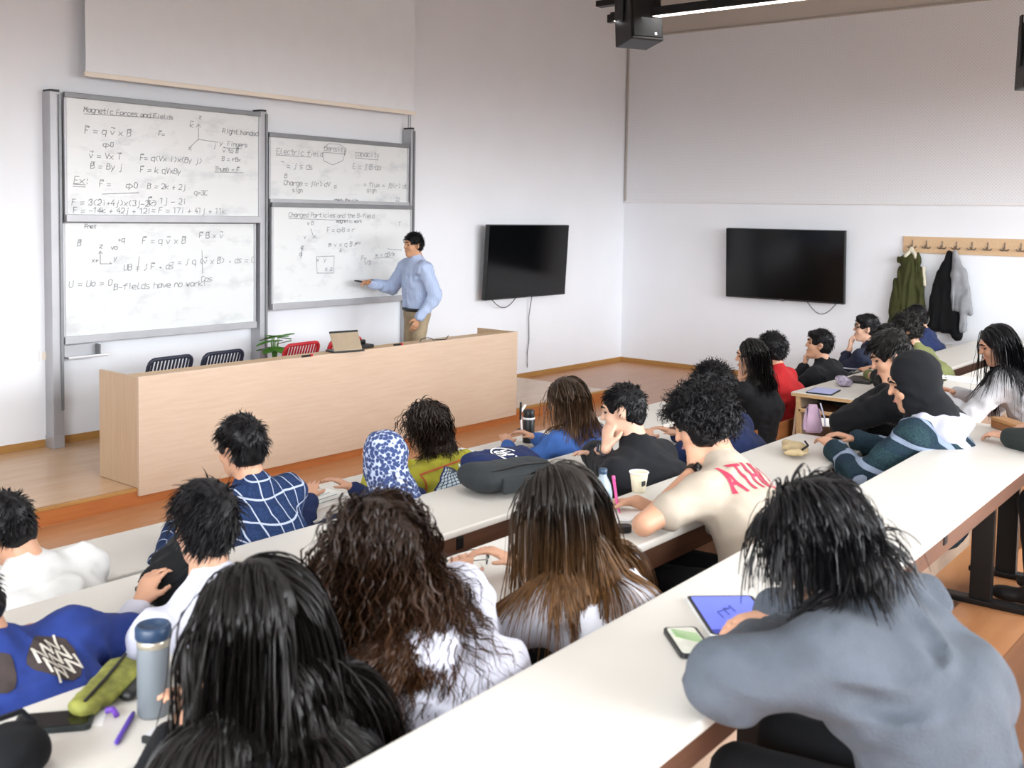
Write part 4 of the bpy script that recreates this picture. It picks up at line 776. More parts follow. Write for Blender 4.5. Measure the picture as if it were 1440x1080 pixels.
person('athlet', 'person in beige tee with red back lettering leaning on an elbow', s, FC, Hw, look=(-28, 26, 8), sw=.175, sdrop=.15, top=('tee', beige_m), sleeve='short', thick=.018, hair='curly', ho=dict(th=.052, len=.08, dens=1.8), hands={'L': loc_of(s, FC, Hw+A(-.075, -.02, -.16)), 'R': loc_of(s, FC, on_z(896, 705, .85))}, poles={'R': (.5, .2, -.8)}, elbows={'L': loc_of(s, FC, on_z(905, 738, .86))},
       hpose={'L': dict(curl=45., nrm=(.7, .3, .2), thumb=(.2, -.4, .6), d=(.35, .15, .85)), 'R': dict(curl=40., nrm=(-.3, -.2, -1), thumb=(-1, .3, .4), d=(-.5, .8, -.1))}, h=.0072, fold=.006, foldf=(11, 11, 14), torso_w=1.08, face=True)
Hw = on_y(1252, 500, -6.25); s = (Hw[0]+.03, -6.58)
person('blackguy', 'person in black hoodie hunched at the right end of the third desk', s, FC, Hw, look=(-30, 28, 6), top=('hoodie', blk_m), thick=.022, hair='short', hairm=hbb_m, ho=dict(th=.024, len=.05), hands={'L': loc_of(s, FC, Hw+A(-.075, -.02, -.17)), 'R': (.0, .42, .735)}, poles={'L': (-.8, .2, -.7)}, hpose={'L': dict(curl=35., nrm=(.9, 0, .1), thumb=(.1, -.6, .5), d=(.35, .1, .85))}, h=.007, face=True)
put('hijabb', 'person in black headscarf and dark green plaid jacket with lilac hood', FC, (-6.66, 0.03), (1284, 537, -6.54), look=(-25, 20, -4), sw=.17, top=('jacket', gplaid_m), thick=.024, hood=True, hoodm=lil_m, scarf='headscarf', scarfm=black_scarf, ho=dict(dw=.12), hs=1.04, h=.0075, face=True)
Hw = on_y(1148, 758, -7.22); s = (Hw[0]+.03, -7.50)
person('grey', 'person in thick grey knit sweater with black bob touching a tablet', s, FD, Hw, look=(-20, 34, -5), sw=.20, top=('sweater', grey_m), thick=.034, hair='long', hairm=hb_m, ho=dict(n=2200, steps=12, len=.20, bulk=.024, w=.085, wave=.006, fall=(0, .0, -.05), layer=.02, grav=.22), hands={'L': loc_of(s, FD, on_z(1098, 905, .985)), 'R': loc_of(s, FD, on_z(1092, 862, .985))}, poles={'R': (.8, -.2, -.5)}, elbows={'L': loc_of(s, FD, on_z(1022, 955, .995))},
       hpose={'R': dict(curl=22., nrm=(0, -.2, -1), thumb=(-1, .2, -.1), d=(-.75, .55, -.12), spread=1.6)}, h=.0072, fold=.018, foldf=(8, 8, 11), torso_w=1.12, hs=1.0)
Hw = on_y(1056, 500, -4.82); s = (Hw[0]+.03, -4.86)
person('bwoman', 'person in black top with shoulder length dark hair in left profile', s, FA, Hw, look=(-22, 8, -3), sw=.165, top=('top', blk_m), hair='long', hairm=hbb_m, ho=dict(LG, len=.30, bulk=.018, w=.08, wave=.008, fall=(.02, -.04, -.14), layer=.012, rad=.002, front=.035), hands={'L': loc_of(s, FA, Hw+A(-.06, .05, -.19))}, poles={'L': (-.3, .5, -.8)}, h=.008, face=True, hpose={'L': dict(curl=55., nrm=(.6, -.4, .2), thumb=(.2, -.4, .6), d=(.2, -.05, .95))})
put('red', 'person in red tee with curly black hair facing the boards', FA, (-4.82, 0.04), (1084, 492, -4.70), look=(-15, 8, 0), top=('tee', redc_m), sleeve='short', hair='curly', ho=dict(th=.026, len=.05))
Hw = on_y(1152, 484, -4.66); s = (Hw[0]+.03, -4.82)
person('chin', 'person in black hoodie with beard stubble resting chin on a hand', s, FA, Hw, look=(-26, -2, 3), top=('hoodie', blk2_m), thick=.02, hair='short', ho=dict(th=.016, quiff=True), hands={'L': loc_of(s, FA, Hw+A(-.04, .10, -.19)), 'R': (.1, .4, .735)}, poles={'L': (-.3, .5, -.9)}, hpose={'L': dict(curl=50., nrm=(.2, -.9, .1), thumb=(.7, 0, .4), d=(.05, .0, 1.))}, h=.007, face=True, skin=skin_m)
Hw = on_y(1218, 461, -4.70); s = (Hw[0]+.03, -4.82)
person('glasses', 'person with glasses in dark patterned sweater holding a hand to the mouth', s, FA, Hw, look=(-28, 0, 0), top=('sweater', nordic_m), hair='short', ho=dict(th=.014, quiff=True), hands={'L': loc_of(s, FA, Hw+A(-.05, .12, -.19)), 'R': (.1, .4, .735)}, poles={'L': (-.3, .4, -.9)}, hpose={'L': dict(curl=55., nrm=(.2, -.9, .1), thumb=(.7, 0, .4), d=(.05, -.05, 1.))}, sleeve='rolled', h=.007, face=True, skin=skinp_m)
put('navyR', 'person in navy jacket sitting below the olive parka', FA, (-4.82, 0.04), (1288, 447, -4.66), look=(-20, 18, 0), top=('jacket', navyc_m), thick=.02, collar=True, hair='short', ho=dict(th=.02))
put('green', 'person in olive sweater with messy dark hair in the right block', FB, (-5.70, 0.04), (1274, 464, -5.40), look=(-30, 15, 0), top=('sweater', olivec_m), hair='curly', hairm=hbb_m, ho=dict(th=.03, len=.06))
Hw = on_y(1250, 482, -5.58); s = (Hw[0]+.03, -5.72)
person('tabl', 'person in dark top with black hair working at the right block tablet', s, FB, Hw, look=(-25, 25, 0), top=('top', blk_m), hair='short', hairm=hbb_m, ho=dict(th=.022), hands={'L': loc_of(s, FB, on_z(1215, 524, .74)), 'R': loc_of(s, FB, on_z(1232, 524, .745))}, h=.007, sleeve='rolled', face=True)
put('longR', 'person in light grey jacket with very long straight black hair', FC, (-6.66, 0.02), (1402, 484, -6.42), look=(-25, 22, -6), sw=.165, top=('jacket', lgrey_m), hair='long', hairm=hb_m, ho=dict(n=1300, steps=18, len=.50, bulk=.018, w=.12, wave=.003, fall=(-.02, -.03, -.34), layer=.012, jit=.015, front=.04), h=.008, face=True, thick=.018)
person('edge', 'person in dark jacket and black trousers cut off by the right edge', (-7.36, -7.46), FD, A(-7.34, -7.28, 1.38), look=(-20, 10, 0), top=('jacket', cloth('dark_green_jacket', '#2a302e', .15)), thick=.022, hair='short', hands={'L': (-.12, .55, .73)}, legs={'L': ((-.09, .03, .48), (-.12, .44, .46), (-.10, .42, .09)), 'R': ((.09, .03, .48), (.11, .42, .46), (.11, .36, .09))})
# the lecturer, standing at the board in left profile
LY = -.75; s = (on_y(586, 440, LY)[0]-.0, LY); Hw = on_y(581, 344, LY); Hh = on_y(522, 399, -.36)
person('lecturer', 'person in light blue striped shirt and khaki trousers writing on the whiteboard', s, 0., Hw, look=(-4, 6, 0), yaw=-72., sw=.19, top=('shirt', stripe_m), collar=True, thick=.022, hair='short', ho=dict(th=.014), hands={'R': loc_of(s, 0., Hh, -72.), 'L': (-.235, .10, .885)}, poles={'R': (.6, -.2, -.8), 'L': (-.5, -.9, -.1)}, trousers=khaki_m, stand=True, pelvis_z=.93, bulge=.0, sleeve='long', h=.0072, face=True, skin=skind_m, hpose={'R': dict(curl=38., nrm=(-.7, .2, -.6), thumb=(-.3, .3, .8)), 'L': dict(curl=20., nrm=(1, 0, 0), thumb=(0, 1, .2), d=(.15, .35, -.9))}, fold=.014, foldf=(12, 12, 10), shoe=mat('shoe_brown', '#4a3426', .5))

# ------------------------------------------------------------------ prints on garments, watches, glasses, belt
from mathutils.bvhtree import BVHTree
def decal(key, name, polys, m, drop=.16, off=.003, step=.02, parent=None, ang=0.):
    if key == 'yellow': polys = [[(x-.075, z) for x, z in q] for q in polys]
    """flat polygons (x to the right, z up, metres) laid on the back of a garment"""
    d = PEOPLE[key]; top = d['top']; bv = BVHTree.FromObject(top, bpy.context.evaluated_depsgraph_get()) if 'bvh' not in d else d['bvh']; d['bvh'] = bv
    bn = np.cross(d['side'], d['up']); C0 = d['N']-d['up']*drop; b = bmesh.new(); ca, sa = math.cos(ang), math.sin(ang)
    for poly in polys: b.faces.new([b.verts.new((x, 0, z)) for x, z in poly])
    bmesh.ops.triangulate(b, faces=b.faces)
    for _ in range(4):
        es = [e for e in b.edges if e.calc_length() > step]
        if not es: break
        bmesh.ops.subdivide_edges(b, edges=es, cuts=1); bmesh.ops.triangulate(b, faces=[f for f in b.faces if len(f.verts) > 3])
    for v in b.verts:
        x, z = v.co.x*ca-v.co.z*sa, v.co.x*sa+v.co.z*ca
        p = C0+d['side']*x+d['up']*z+bn*.5; hit, n, i, dist = bv.ray_cast(Vector(p), Vector(-bn))
        v.co = (hit+Vector(bn)*off) if hit else Vector(C0+d['side']*x+d['up']*z+bn*.14)
    me = bpy.data.meshes.new(name); b.to_mesh(me); b.free(); return link(name, me, m, parent or top, smooth=True)
def stroke_polys(pts, w):
    out = []
    for (x0, z0), (x1, z1) in zip(pts, pts[1:]):
        L = math.hypot(x1-x0, z1-z0) or 1e-6; nx, nz = -(z1-z0)/L*w/2, (x1-x0)/L*w/2; ex, ez = (x1-x0)/L*w*.45, (z1-z0)/L*w*.45
        out.append([(x0+nx-ex, z0+nz-ez), (x0-nx-ex, z0-nz-ez), (x1-nx+ex, z1-nz+ez), (x1+nx+ex, z1+nz+ez)])
    return out
GL['H'] = '02 08|42 48|05 45'; GL['I'] = '22 28'
def letter_polys(ch, x, z, wd, hg, th): return [q for st in GL[ch].split('|') for q in stroke_polys([(x+int(p[0])/4*wd, z+(int(p[1])-2)/6*hg) for p in st.split()], th)]
crim_m = mat('crimson_print', '#c0314f', .7, var=.1)
for i, ch in enumerate('ATHLET'):
    x = -.15+i*.058; decal('athlet', 'letter', letter_polys(ch, x, .03+.012*(1-((i-2.5)/2.5)**2), .036, .105, .013), crim_m, drop=.20)
ring = lambda cx, cz, r, n=16: [(cx+r*math.cos(2*math.pi*k/n), cz+r*math.sin(2*math.pi*k/n)) for k in range(n)]
decal('athlet', 'round_badge', [ring(.02, -.03, .04)], mat('badge_white', '#e8e6e2', .7, var=0), drop=.20); decal('athlet', 'badge_mark', stroke_polys([(-.0, -.04), (.02, -.01), (.04, -.04)], .012), black_m, drop=.20, off=.005)
pr_m = mat('print_orange', '#b8542c', .7, var=.05); pb_m = mat('print_pale', '#cfe0e2', .7, var=.03); pn_m = mat('print_navy', '#23305e', .7, var=.05)
decal('yellow', 'print_frame', stroke_polys([(-.11, -.06), (-.11, .05), (.12, .05), (.12, -.06)], .009), pr_m, drop=.10)
decal('yellow', 'pyramid_print', [[(-.095, -.06), (.0, .045), (.04, .01), (.04, -.06)], [(.04, -.02), (.075, .04), (.11, -.0), (.11, -.03)]], pb_m, drop=.10)
ln = []
for k in range(7): ln += stroke_polys([(-.095+.02*k, -.06), (.0+.006*k, .045-.005*k)], .003)+stroke_polys([(-.08+.013*k, -.045+.014*k), (.04, -.045+.014*k if k < 4 else .01)], .003)
decal('yellow', 'print_lines', ln+stroke_polys([(-.1, -.062), (0, .047), (.042, .008)], .006), pn_m, drop=.10, off=.005)
decal('yellow', 'sun_print', [ring(.045, -.03, .022)], mat('print_yellow', '#d8c63e', .7, var=0), drop=.10, off=.006)
for i, ch in enumerate('AIR'): decal('yellow', 'letter', letter_polys(ch, -.10+.062*i, -.125, .045, .045, .013), pn_m, drop=.10)
pt_m = mat('patch_brown', '#3c3230', .85, var=.25, scale=40.); th_m = mat('patch_thread', '#cdc7bb', .8, var=.05)
JD = .075
def patch(cx, cz, w, hh, zz, nm):
    decal('jacket', nm, [[(cx+w*math.cos(a)*(1+.12*math.sin(3*a)), cz+hh*math.sin(a)*(1+.1*math.cos(4*a))) for a in [2*math.pi*k/18 for k in range(18)]]], pt_m, drop=JD)
    for r_ in range(zz): decal('jacket', 'zigzag_stitch', stroke_polys([(cx-w*.7+w*.2*k, cz+hh*(.45-.5*r_)+(.016 if k % 2 else -.016)) for k in range(8)], .006), th_m, drop=JD, off=.005)
patch(.075, .0, .062, .06, 3, 'dark_patch'); patch(.03, -.135, .085, .032, 0, 'lower_patch'); patch(-.06, .04, .05, .05, 0, 'grey_patch')
decal('jacket', 'patch_outline', stroke_polys([(.03+.088*math.cos(a), -.135+.036*math.sin(a)+(.012*math.cos(8*a) if math.sin(a) > 0 else 0)) for a in [2*math.pi*k/30 for k in range(31)]], .005), th_m, drop=JD, off=.006)
def band(key, side, m, t=.90, r=.034, w=.022, face=None, name='wristwatch'):
    d = PEOPLE[key]; S, E, T = d['arm'][side]; ax = unit(T-E); c = E+(T-E)*t; u = unit(np.cross(ax, A(0, 0, 1))); v_ = np.cross(u, ax); b = MB(); rg = []
    for q in (-w/2, w/2): rg.append([b.b.verts.new(tuple(c+ax*q+(u*math.cos(a)+v_*math.sin(a))*r)) for a in [2*math.pi*k/16 for k in range(16)]])
    for q in (w/2, -w/2): rg.append([b.b.verts.new(tuple(c+ax*q+(u*math.cos(a)+v_*math.sin(a))*(r-.004))) for a in [2*math.pi*k/16 for k in range(16)]])
    for i in range(4):
        for k in range(16): b.b.faces.new((rg[i][k], rg[i][(k+1) % 16], rg[(i+1) % 4][(k+1) % 16], rg[(i+1) % 4][k]))
    o = b.build(name, m, d['root'], smooth=False)
    if face is not None:
        n = unit(A(*face)-ax*(ax@A(*face))); x = np.cross(n, ax); M = Matrix((( x[0], ax[0], n[0], (c+n*r)[0]), (x[1], ax[1], n[1], (c+n*r)[1]), (x[2], ax[2], n[2], (c+n*r)[2]), (0, 0, 0, 1)))
        MB().box((-.017, -.02, -.004), (.017, .02, .008), .004, M=M).build('watch_case', tvglass_m, o)
band('watchman', 'L', navy_m, .97, .032, .024, face=(-.8, -.4, .3)); band('athlet', 'L', black_m, .97, .031, .026, face=(-.8, -.5, .2)); band('lecturer', 'R', mat('leather_brown', '#4a3426', .6), .97, .036, .022, face=(0, -.6, .8))
d = PEOPLE['lecturer']; MB().tube([(.155*math.cos(a), .005+.118*math.sin(a), .945) for a in [2*math.pi*k/28 for k in range(28)]], .018, 8, closed=True).build('belt', black_m, d['root'], smooth=True)
d = PEOPLE['glasses']; H, R = d['H'], d['R']; b = MB(); P_ = lambda *c: tuple(H+R@(A(*c)*.97))
for sx in (-1, 1): b.tube([P_(sx*.033+.023*math.cos(a), .098-.012*abs(math.cos(a))*(1 if sx*math.cos(a) > 0 else .3), .005+.018*math.sin(a)) for a in [2*math.pi*k/12 for k in range(12)]], .0028, 5, closed=True); b.tube([P_(sx*.055, .085, .01), P_(sx*.078, .03, .012), P_(sx*.08, -.01, .008)], .0026, 5)
b.tube([P_(-.011, .103, .01), P_(.011, .103, .01)], .0026, 5); b.build('glasses', black_m, d['root'])
d = PEOPLE['lecturer']; S, E, T = d['arm']['R']; tip = d['root'].matrix_basis @ Vector(T+unit(T-E)*.10); o = MB().tube([(0, 0, 0), (-.05, .035, .01), (-.08, .06, .015)], [.009, .009, .005], 8).build('marker_pen', black_m, loc=tuple(tip+Vector((.02, -.0, .0)))); tag(o, "black marker held in the lecturer's raised hand", 'marker')

# ------------------------------------------------------------------ things on the desks
Z1, Z2, Z3, Z4 = [ROWS[i][0]+.001 for i in (1, 2, 3, 4)]
def flat(name, px, py, z, w, hh, th, yaw, m, r=.008): P = on_z(px, py, z); e = empty(name, (P[0], P[1], z), math.radians(yaw)); slab('body', w, hh, r, 0, th, m, e); return e
glow_m = emis('tablet_screen', '#5a66c8', .75); glow2_m = emis('tablet_screen_dark', '#2b3590', .6)
e = flat('tablet', 1030, 868, Z4, .25, .175, .008, 43, mat('tablet_case', '#d8d8d6', .5), .012); slab('screen', .232, .152, .006, .008, .0095, glow_m, e); box('screen_side', (-.116, -.076, .0095), (-.098, .076, .0102), glow2_m, e); o = MB(); 
for k in range(3): o.tube([(-.03+.02*k, .03-.02*k, .0105), (.01+.02*k, .035-.02*k, .0105), (.03, .0, .0105)], .0012, 4)
o.build('sketch_line', mat('sketch_ink', '#333a70', .5, var=0), e); slab('bezel', .248, .170, .011, .0075, .0085, black_m, e); tag(e, 'tablet with glowing blue screen under the grey sweater student', 'tablet')
e = flat('phone', 968, 906, Z4, .155, .08, .010, 46, black_m, .013); slab('back_glass', .142, .066, .01, .010, .0112, mat('phone_print', '#e3e4d6', .3, var=.15, scale=40.), e); box('camera_bump', (-.07, -.028, .0112), (-.045, .0, .014), black_m, e, .003); o = MB(); 
for k in range(5): o.tube([(-.02+.012*k, -.03, .0117), (-.0+.014*k, .005*k, .0117), (.02+.01*k, .025, .0117)], .0011, 4)
o.build('leaf_print', leaf_m, e); tag(e, 'black framed phone with pale leaf print beside the tablet', 'phone')
e = flat('phone', 76, 1019, Z3, .155, .078, .011, -38, mat('phone_case_dark', '#20282a', .5), .012); slab('screen', .14, .066, .009, .011, .0122, tvglass_m, e); tag(e, 'dark phone lying near the pencil pouch at lower left', 'phone')
e = flat('note_paper', 102, 1013, Z3-.0006, .13, .07, .001, -38, paper_m, .002); tag(e, 'torn white paper slip under the dark phone at lower left', 'paper')
P = on_z(150, 985, Z3); r = empty('pencil_pouch', (P[0], P[1], Z3), math.radians(25)); V, Q = net([ECone((-.085, 0, .022), (.09, .01, .03), (.03, .018), (.048, .026), (0, 1, .25))], .006, .02, noise=folds(.004, (25, 25, 25), 3)); V[:, 2] = np.maximum(V[:, 2], .001); link('pouch', mesh_np('pouch', [(V, Q)]), mat('pouch_green', '#84863a', .7, var=.5, scale=28.), r); MB().tube([(-.09, -.01, .04), (0, .0, .052), (.1, .02, .062)], .004, 6).build('zip', black_m, r); MB().tube([(-.06, -.04, .01), (-.055, -.055, .012), (-.065, -.07, .006)], .007, 6).build('zip_ribbon', mat('purple_ribbon', '#6a3fa8', .6), r); V, Q = net([ECone((.01, -.045, .012), (.1, -.035, .02), (.02, .012), (.03, .018), (0, 1, 0))], .006, .02); V[:, 2] = np.maximum(V[:, 2], .001); link('open_flap', mesh_np('open_flap', [(V, Q)]), black_m, r); tag(r, 'green and black zip pencil pouch beside the grey bottle', 'pencil pouch')
P = on_z(216, 1003, Z3); r = empty('water_bottle', (P[0], P[1], Z3)); MB().lathe([(.031, 0), (.034, .006), (.034, .15), (.030, .165), (.029, .17)], 28).build('body', mat('bottle_grey', '#6f767c', .35, var=.06), r, smooth=True); MB().lathe([(.031, .150), (.0345, .152), (.0345, .168), (.031, .17)], 28).build('collar', mat('bottle_steel', '#b9b3a2', .3, .5), r, smooth=True); MB().lathe([(.036, .168), (.038, .172), (.038, .192), (.034, .198), (.030, .198), (.028, .19)], 28).build('lid', mat('lid_navy', '#243a56', .4), r, smooth=True); tag(r, 'grey water bottle with navy lid on the third desk at left', 'bottle')
a, b_ = on_z(163, 1050, Z3), on_z(188, 1006, Z3); o = MB().tube([(a[0], a[1], Z3+.006), (a[0]*.95+b_[0]*.05, a[1]*.95+b_[1]*.05, Z3+.006), (a[0]*.15+b_[0]*.85, a[1]*.15+b_[1]*.85, Z3+.006), (b_[0], b_[1], Z3+.006)], [.002, .0055, .0055, .004], 8).build('pen', mat('pen_purple', '#5b3fae', .4), None, True); tag(o, 'purple pen lying next to the grey bottle', 'pen')
e = flat('eraser', 216, 1038, Z3, .045, .02, .014, 20, mat('eraser_white', '#dfe0e4', .6), .003); box('dark_end', (-.026, -.0102, -.0002), (-.017, .0102, .0143), black_m, e, .002); tag(e, 'small white eraser with dark end near the purple pen', 'eraser')
P = on_z(14, 1092, Z3); r = empty('black_bag', (P[0], P[1], Z3)); V, Q = net([Ell((0, 0, .045), (.075, .07, .055))], .008, .02, noise=folds(.004, (16, 16, 16), 6)); V[:, 2] = np.maximum(V[:, 2], .001); link('shell', mesh_np('shell', [(V, Q)]), blk_m, r); MB().tube([(-.05, 0, .085), (-.03, .01, .115), (.03, .01, .115), (.05, 0, .085)], .006, 6).build('handle', blk_m, r); tag(r, 'rounded black bag at the bottom left corner', 'bag')
# third desk, middle
P = on_z(686, 790, Z3); r = empty('eyeglasses', (P[0], P[1], Z3), math.radians(35))
for sx in (-1, 1): MB().tube([(sx*.03+.022*math.cos(a), .0, .021+.018*math.sin(a)) for a in [2*math.pi*k/14 for k in range(14)]], .0016, 5, closed=True).build('rim', steel_m, r); MB().tube([(sx*.052, 0, .024), (sx*.056, .06, .018), (sx*.045, .12, .003)], .0015, 5).build('temple', steel_m, r)
MB().tube([(-.009, 0, .024), (.009, 0, .024)], .0016, 5).build('bridge', steel_m, r); tag(r, 'thin wire eyeglasses lying on the third desk', 'eyeglasses')
t = NT('clear_plastic'); t.b.inputs['Base Color'].default_value = (.55, .65, .72, 1); t.b.inputs['Roughness'].default_value = .12; t.b.inputs['Alpha'].default_value = .42; clear_m = t.m
P = on_z(846, 757, Z3); r = empty('plastic_bottle', (P[0], P[1], Z3)); MB().lathe([(.028, 0), (.033, .008), (.033, .05), (.031, .055), (.033, .06), (.033, .16), (.026, .19), (.013, .215), (.012, .225)], 22).build('body', clear_m, r, smooth=True); MB().lathe([(.0135, .222), (.0145, .224), (.0145, .238), (.012, .24)], 16).build('cap', mat('cap_blue', '#28425c', .4), r, smooth=True); MB().lathe([(.0335, .085), (.0336, .087), (.0336, .12), (.0335, .122)], 22).build('label', mat('bottle_label', '#33556f', .4, var=.2), r, smooth=True); tag(r, 'clear plastic water bottle beside the straight haired student', 'bottle')
P = on_z(898, 691, Z3); r = empty('paper_cup', (P[0], P[1], Z3)); MB().lathe([(.026, 0), (.037, .078), (.035, .078), (.025, .004)], 22).build('cup', mat('cup_cream', '#e6dcc2', .6, var=.03), r, smooth=True); MB().tube([(.0375*math.cos(a), .0375*math.sin(a), .078) for a in [2*math.pi*k/20 for k in range(20)]], .003, 6, closed=True).build('rim', paper_m, r, smooth=True); MB().box((-.03, -.0345, .03), (-.005, -.0315, .05), .001).build('print', black_m, r); tag(r, 'cream paper cup beside the pink pen', 'cup')
e = flat('notebook', 858, 722, Z3, .15, .21, .006, 12, paper_m, .003); MB().tube([(-.075, -.1, .006), (-.075, .1, .006)], .004, 6).build('spine', white_m, e); tag(e, 'open white notebook under the beige shirt student', 'notebook')
d = PEOPLE['athlet']; S, E, T = d['arm']['R']; hp = d['root'].matrix_basis @ Vector(T+unit(T-E)*.07); o = MB().tube([(0, 0, 0), (.0, .012, .03), (.0, .03, .12)], [.002, .0055, .0055], 8).build('pen', mat('pen_pink', '#e0559c', .35), None, True, loc=(hp[0]-.02, hp[1], Z3+.004)); MB().tube([(0, .03, .12), (0, .033, .135)], .0065, 8).build('button', mat('pen_pink'), o); tag(o, 'bright pink pen upright in the writing hand', 'pen')
e = flat('glasses_case', 862, 748, Z3, .13, .045, .022, -40, black_m, .02); slab('lid_seam', .131, .046, .02, .012, .0135, steel_m, e); tag(e, 'black oblong case lying by the clear bottle', 'case')
P = on_z(1142, 606, Z3); r = empty('pink_pouch', (P[0], P[1], Z3), math.radians(30)); b = MB(); v0 = [b.b.verts.new(p) for p in ((-.06, -.05, 0), (.06, -.05, 0), (.06, .05, 0), (-.06, .05, 0), (-.012, -.03, .15), (.012, .03, .15))]
for f in ((3, 2, 1, 0), (0, 1, 4), (1, 2, 5, 4), (2, 3, 5), (3, 0, 4, 5)): b.b.faces.new([v0[i] for i in f])
bmesh.ops.bevel(b.b, geom=b.b.edges[:], offset=.012, segments=2, affect='EDGES'); b.build('pouch', cloth('pink_plush', '#d3b4cc', .15), r, True); MB().tube([(-.012, -.035, .148), (-.03, -.055, .08), (-.03, -.06, .03)], .004, 6).build('zip', lil_m, r); tag(r, 'pale pink triangular pouch standing on the third desk', 'pouch')
e = flat('paper_sheets', 1174, 596, Z3, .21, .28, .004, 20, paper_m, .002); slab('top_sheet', .2, .27, .002, .004, .005, paper_m, e, loc=(.02, .015, 0), rot=(0, 0, .12)); MB().tube([(-.05, -.05, .008), (.06, -.02, .008)], .004, 6).build('pencil', black_m, e); tag(e, 'loose white sheets beside the pink pouch', 'paper')
P = on_z(1118, 640, Z3); r = empty('beige_bag', (P[0]+.02, P[1], Z3), math.radians(20)); V, Q = net([ECone((-.11, 0, .03), (.11, .02, .03), (.05, .014), (.055, .016), (0, 1, 0))], .007, .02, noise=folds(.007, (20, 20, 20), 4)); V[:, 2] = np.maximum(V[:, 2], .001); link('shell', mesh_np('shell', [(V, Q)]), cloth('tan_canvas', '#b8a47e', .15), r); MB().tube([(-.1, -.03, .046), (-.02, -.05, .05), (.08, -.03, .048)], .005, 6).build('strap', blk_m, r); tag(r, 'tan canvas bag on the desk behind the beige shirt student', 'bag')
# second desk
P = on_z(716, 700, Z2); r = empty('backpack', (P[0]+.12, P[1]+.10, Z2), math.radians(-14)); bp = cloth('backpack_grey', '#34383a', .12, bump=.1)
V, Q = net([ECone((-.17, 0, .07), (.15, .0, .065), (.13, .062), (.125, .058), (0, 1, 0))], .009, .02, noise=folds(.004, (10, 10, 10), 2)); V[:, 2] = np.maximum(V[:, 2], .002); link('shell', mesh_np('shell', [(V, Q)]), bp, r)
MB().tube([(-.16, -.09, .115), (0, -.1, .128), (.14, -.09, .118)], .005, 6).build('zip', black_m, r); MB().box((-.13, -.142, .02), (.11, -.122, .09), .01).build('front_pocket', bp, r); tag(r, 'grey backpack lying on the second desk', 'backpack')
r = empty('navy_bag', (P[0]+.22, P[1]+.23, Z2), math.radians(-14)); nv = cloth('navy_canvas', '#1f2a52', .12)
V, Q = net([ECone((-.13, 0, .075), (.15, .02, .07), (.10, .06), (.11, .055), (0, 1, .1))], .009, .02, noise=folds(.012, (9, 9, 9), 5)); V[:, 2] = np.maximum(V[:, 2], .002); o = link('shell', mesh_np('shell', [(V, Q)]), nv, r)
bv = BVHTree.FromPolygons([Vector(q) for q in V], [tuple(int(k) for k in q) for q in Q]); b = bmesh.new()
for poly in stroke_polys([(.0+.058*math.cos(a), .058*math.sin(a)) for a in [2*math.pi*k/24 for k in range(22)]], .008)+letter_polys('S', -.035, -.028, .028, .056, .011)+letter_polys('E', .006, -.028, .026, .056, .011)+stroke_polys([(-.04, -.0), (.038, .004)], .006): b.faces.new([b.verts.new((x, y, 0)) for x, y in poly])
for v in b.verts:
    hit = bv.ray_cast(Vector((v.co.x, v.co.y-.02, .5)), Vector((0, 0, -1)))[0]; v.co = (v.co.x, v.co.y-.02, (hit.z if hit else .13)+.004)
me = bpy.data.meshes.new('emblem'); b.to_mesh(me); b.free(); link('emblem', me, paper_m, r); MB().tube([(-.13, .03, .12), (-.17, .0, .10), (-.2, -.03, .06)], .006, 6).build('strap', nv, r); tag(r, 'navy canvas bag with white round emblem behind the backpack', 'bag')
e = flat('phone', 222, 822, Z2, .15, .078, .01, 25, mat('phone_black', '#17181a', .45), .012); slab('screen', .14, .068, .009, .01, .011, tvglass_m, e); tag(e, 'black phone on the second desk next to the white shirt student', 'phone')
P = on_z(246, 850, Z2); r = empty('black_jacket', (P[0]+.04, P[1]+.05, Z2)); V, Q = net([ECone((-.05, 0, .06), (.06, .03, .09), (.08, .06), (.10, .09), (0, 1, 0)), Cone((-.08, -.05, .03), (-.02, .05, .04), .03, .04)], .01, .03, noise=folds(.014, (11, 11, 11), 2)); V[:, 2] = np.maximum(V[:, 2], .002); link('body', mesh_np('body', [(V, Q)]), blk_m, r); MB().tube([(-.1, -.06, .06), (-.02, -.08, .1), (.07, -.06, .13)], .012, 6).build('collar', blk_m, r, True); tag(r, 'bunched black jacket in front of the white shirt student', 'jacket')
e = flat('paper_card', 92, 866, Z2, .12, .06, .002, 30, paper_m, .002); box('blue_band', (-.06, .0, .002), (.06, .026, .0026), mat('card_blue', '#4a63b8', .6), e); tag(e, 'white card with blue band on the second desk by the blue jacket', 'card')
# front desk
P = on_z(743, 622, Z1); r = empty('flask', (P[0], P[1], Z1)); MB().lathe([(.032, 0), (.035, .006), (.035, .145), (.031, .15)], 24).build('body', black_m, r, smooth=True); MB().lathe([(.0355, .138), (.037, .14), (.037, .148), (.0355, .15)], 24).build('ring', white_m, r, smooth=True); MB().lathe([(.033, .15), (.034, .154), (.034, .188), (.03, .194)], 24).build('lid', black_m, r, smooth=True); tag(r, 'black flask with pale ring on the front desk', 'flask')
P = on_z(733, 606, Z1); r = empty('phone_stand', (P[0]-.02, P[1]-.02, Z1), math.radians(20)); box('foot', (-.05, -.04, 0), (.05, .04, .012), black_m, r, .004); MB().tube([(0, 0, .01), (0, .01, .12)], .006, 6).build('stem', white_m, r); MB().box((-.035, -.005, .08), (-.02, .006, .19), .003).build('phone', black_m, r); MB().tube([(-.02, 0, .13), (.09, .01, .15)], .008, 6).build('arm', white_m, r); tag(r, 'small phone stand with white arm behind the black flask', 'phone stand')
e = flat('paper_sheets', 452, 702, Z1, .30, .21, .003, 8, paper_m, .002); o = MB()
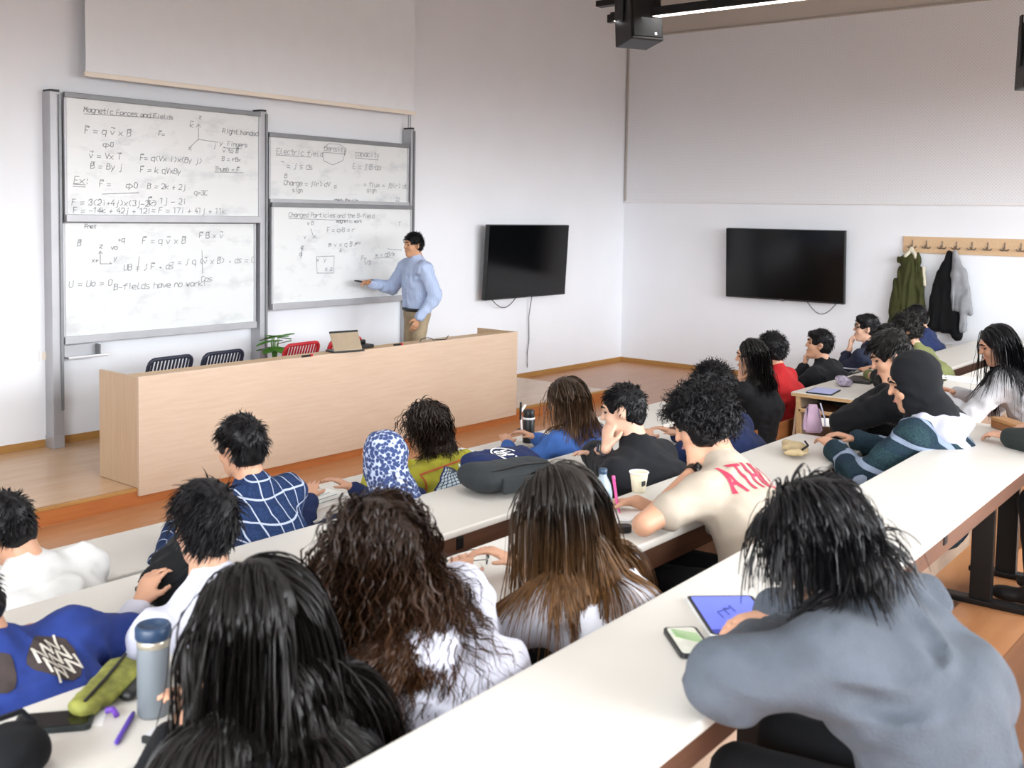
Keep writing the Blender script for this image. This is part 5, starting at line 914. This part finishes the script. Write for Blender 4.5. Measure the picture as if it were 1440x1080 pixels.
for k in range(3): o.tube([(-.12, -.05+.04*k, .004), (.1, -.06+.05*k, .004)], .0016, 4)
o.build('teal_ruling', mat('teal_ink', '#6fa6a8', .6), e); tag(e, 'white sheets with teal lines on the front desk', 'paper')
e = flat('paper_sheets', 655, 640, Z1, .21, .29, .003, -5, paper_m, .002); tag(e, 'white sheet on the front desk by the yellow hoodie', 'paper')
# right block
e = flat('tablet', 1158, 551, Z2, .26, .18, .008, 8, black_m, .01); slab('screen', .245, .165, .006, .008, .009, emis('tablet_screen_grey', '#8f93b8', .45), e); tag(e, 'tablet in dark case at the end of the right block desk', 'tablet')
P = on_z(1186, 541, Z2); r = empty('clear_pouch', (P[0], P[1], Z2), .5); V, Q = net([ECone((-.09, 0, .03), (.09, 0, .03), (.05, .03), (.045, .026), (0, 1, 0))], .008, .02, noise=folds(.008, (20, 20, 20), 3)); V[:, 2] = np.maximum(V[:, 2], .001); link('pouch', mesh_np('pouch', [(V, Q)]), mat('pouch_lilac', '#b9b0c8', .25, var=.5, scale=35.), r); MB().tube([(-.09, -.03, .05), (.09, -.03, .05)], .004, 6).build('zip', black_m, r); tag(r, 'translucent lilac pencil pouch beside the right block tablet', 'pouch')
P = on_z(1215, 536, Z2); r = empty('dark_laptop', (P[0], P[1]+.02, Z2), .1); box('base', (-.15, -.1, 0), (.15, .1, .016), black_m, r, .004); MB().box((-.14, -.09, .016), (.14, .05, .018)).build('keyboard', steel_m, r); tag(r, 'flat dark laptop on the right block desk behind the pouch', 'laptop')
e = flat('printed_sheet', 1348, 532, Z3, .2, .28, .002, 10, paper_m, .002); o = MB(); g = random.Random(2)
for k in range(12): x, y = g.uniform(-.08, .06), g.uniform(-.1, .1); o.box((x, y, .002), (x+g.uniform(.01, .05), y+.012, .0026))
o.build('print', mat('print_mauve', '#7a6a80', .7), e); tag(e, 'printed sheet on the right block desk by the black headscarf', 'paper')
e = flat('paper_sheets', 1372, 537, Z3, .22, .3, .003, -12, paper_m, .002); tag(e, 'blank white sheet in front of the long haired woman', 'paper')
a, b_ = on_z(1399, 604, Z4), on_z(1439, 618, Z4); r = empty('wooden_box', tuple((a+b_)/2+A(.05, -.02, 0)), math.atan2(b_[1]-a[1], b_[0]-a[0])); box('body', (-.15, -.035, 0), (.15, .035, .035), ply_m, r, .004); box('lid', (-.152, -.037, .035), (.152, .037, .05), wood('box_lid_wood', '#b98a5c', '#a87848'), r, .004); tag(r, 'brown wooden pencil box at the right end of the nearest desk', 'box')
P = on_z(1208, 676, .12+.42); e = empty('phone', (P[0], P[1], .12+.418), .4); slab('body', .15, .075, .01, .0, .01, white_m, e); slab('screen', .13, .06, .006, .01, .011, tvglass_m, e); tag(e, 'white phone lying on the third bench by the plaid jacket', 'phone')
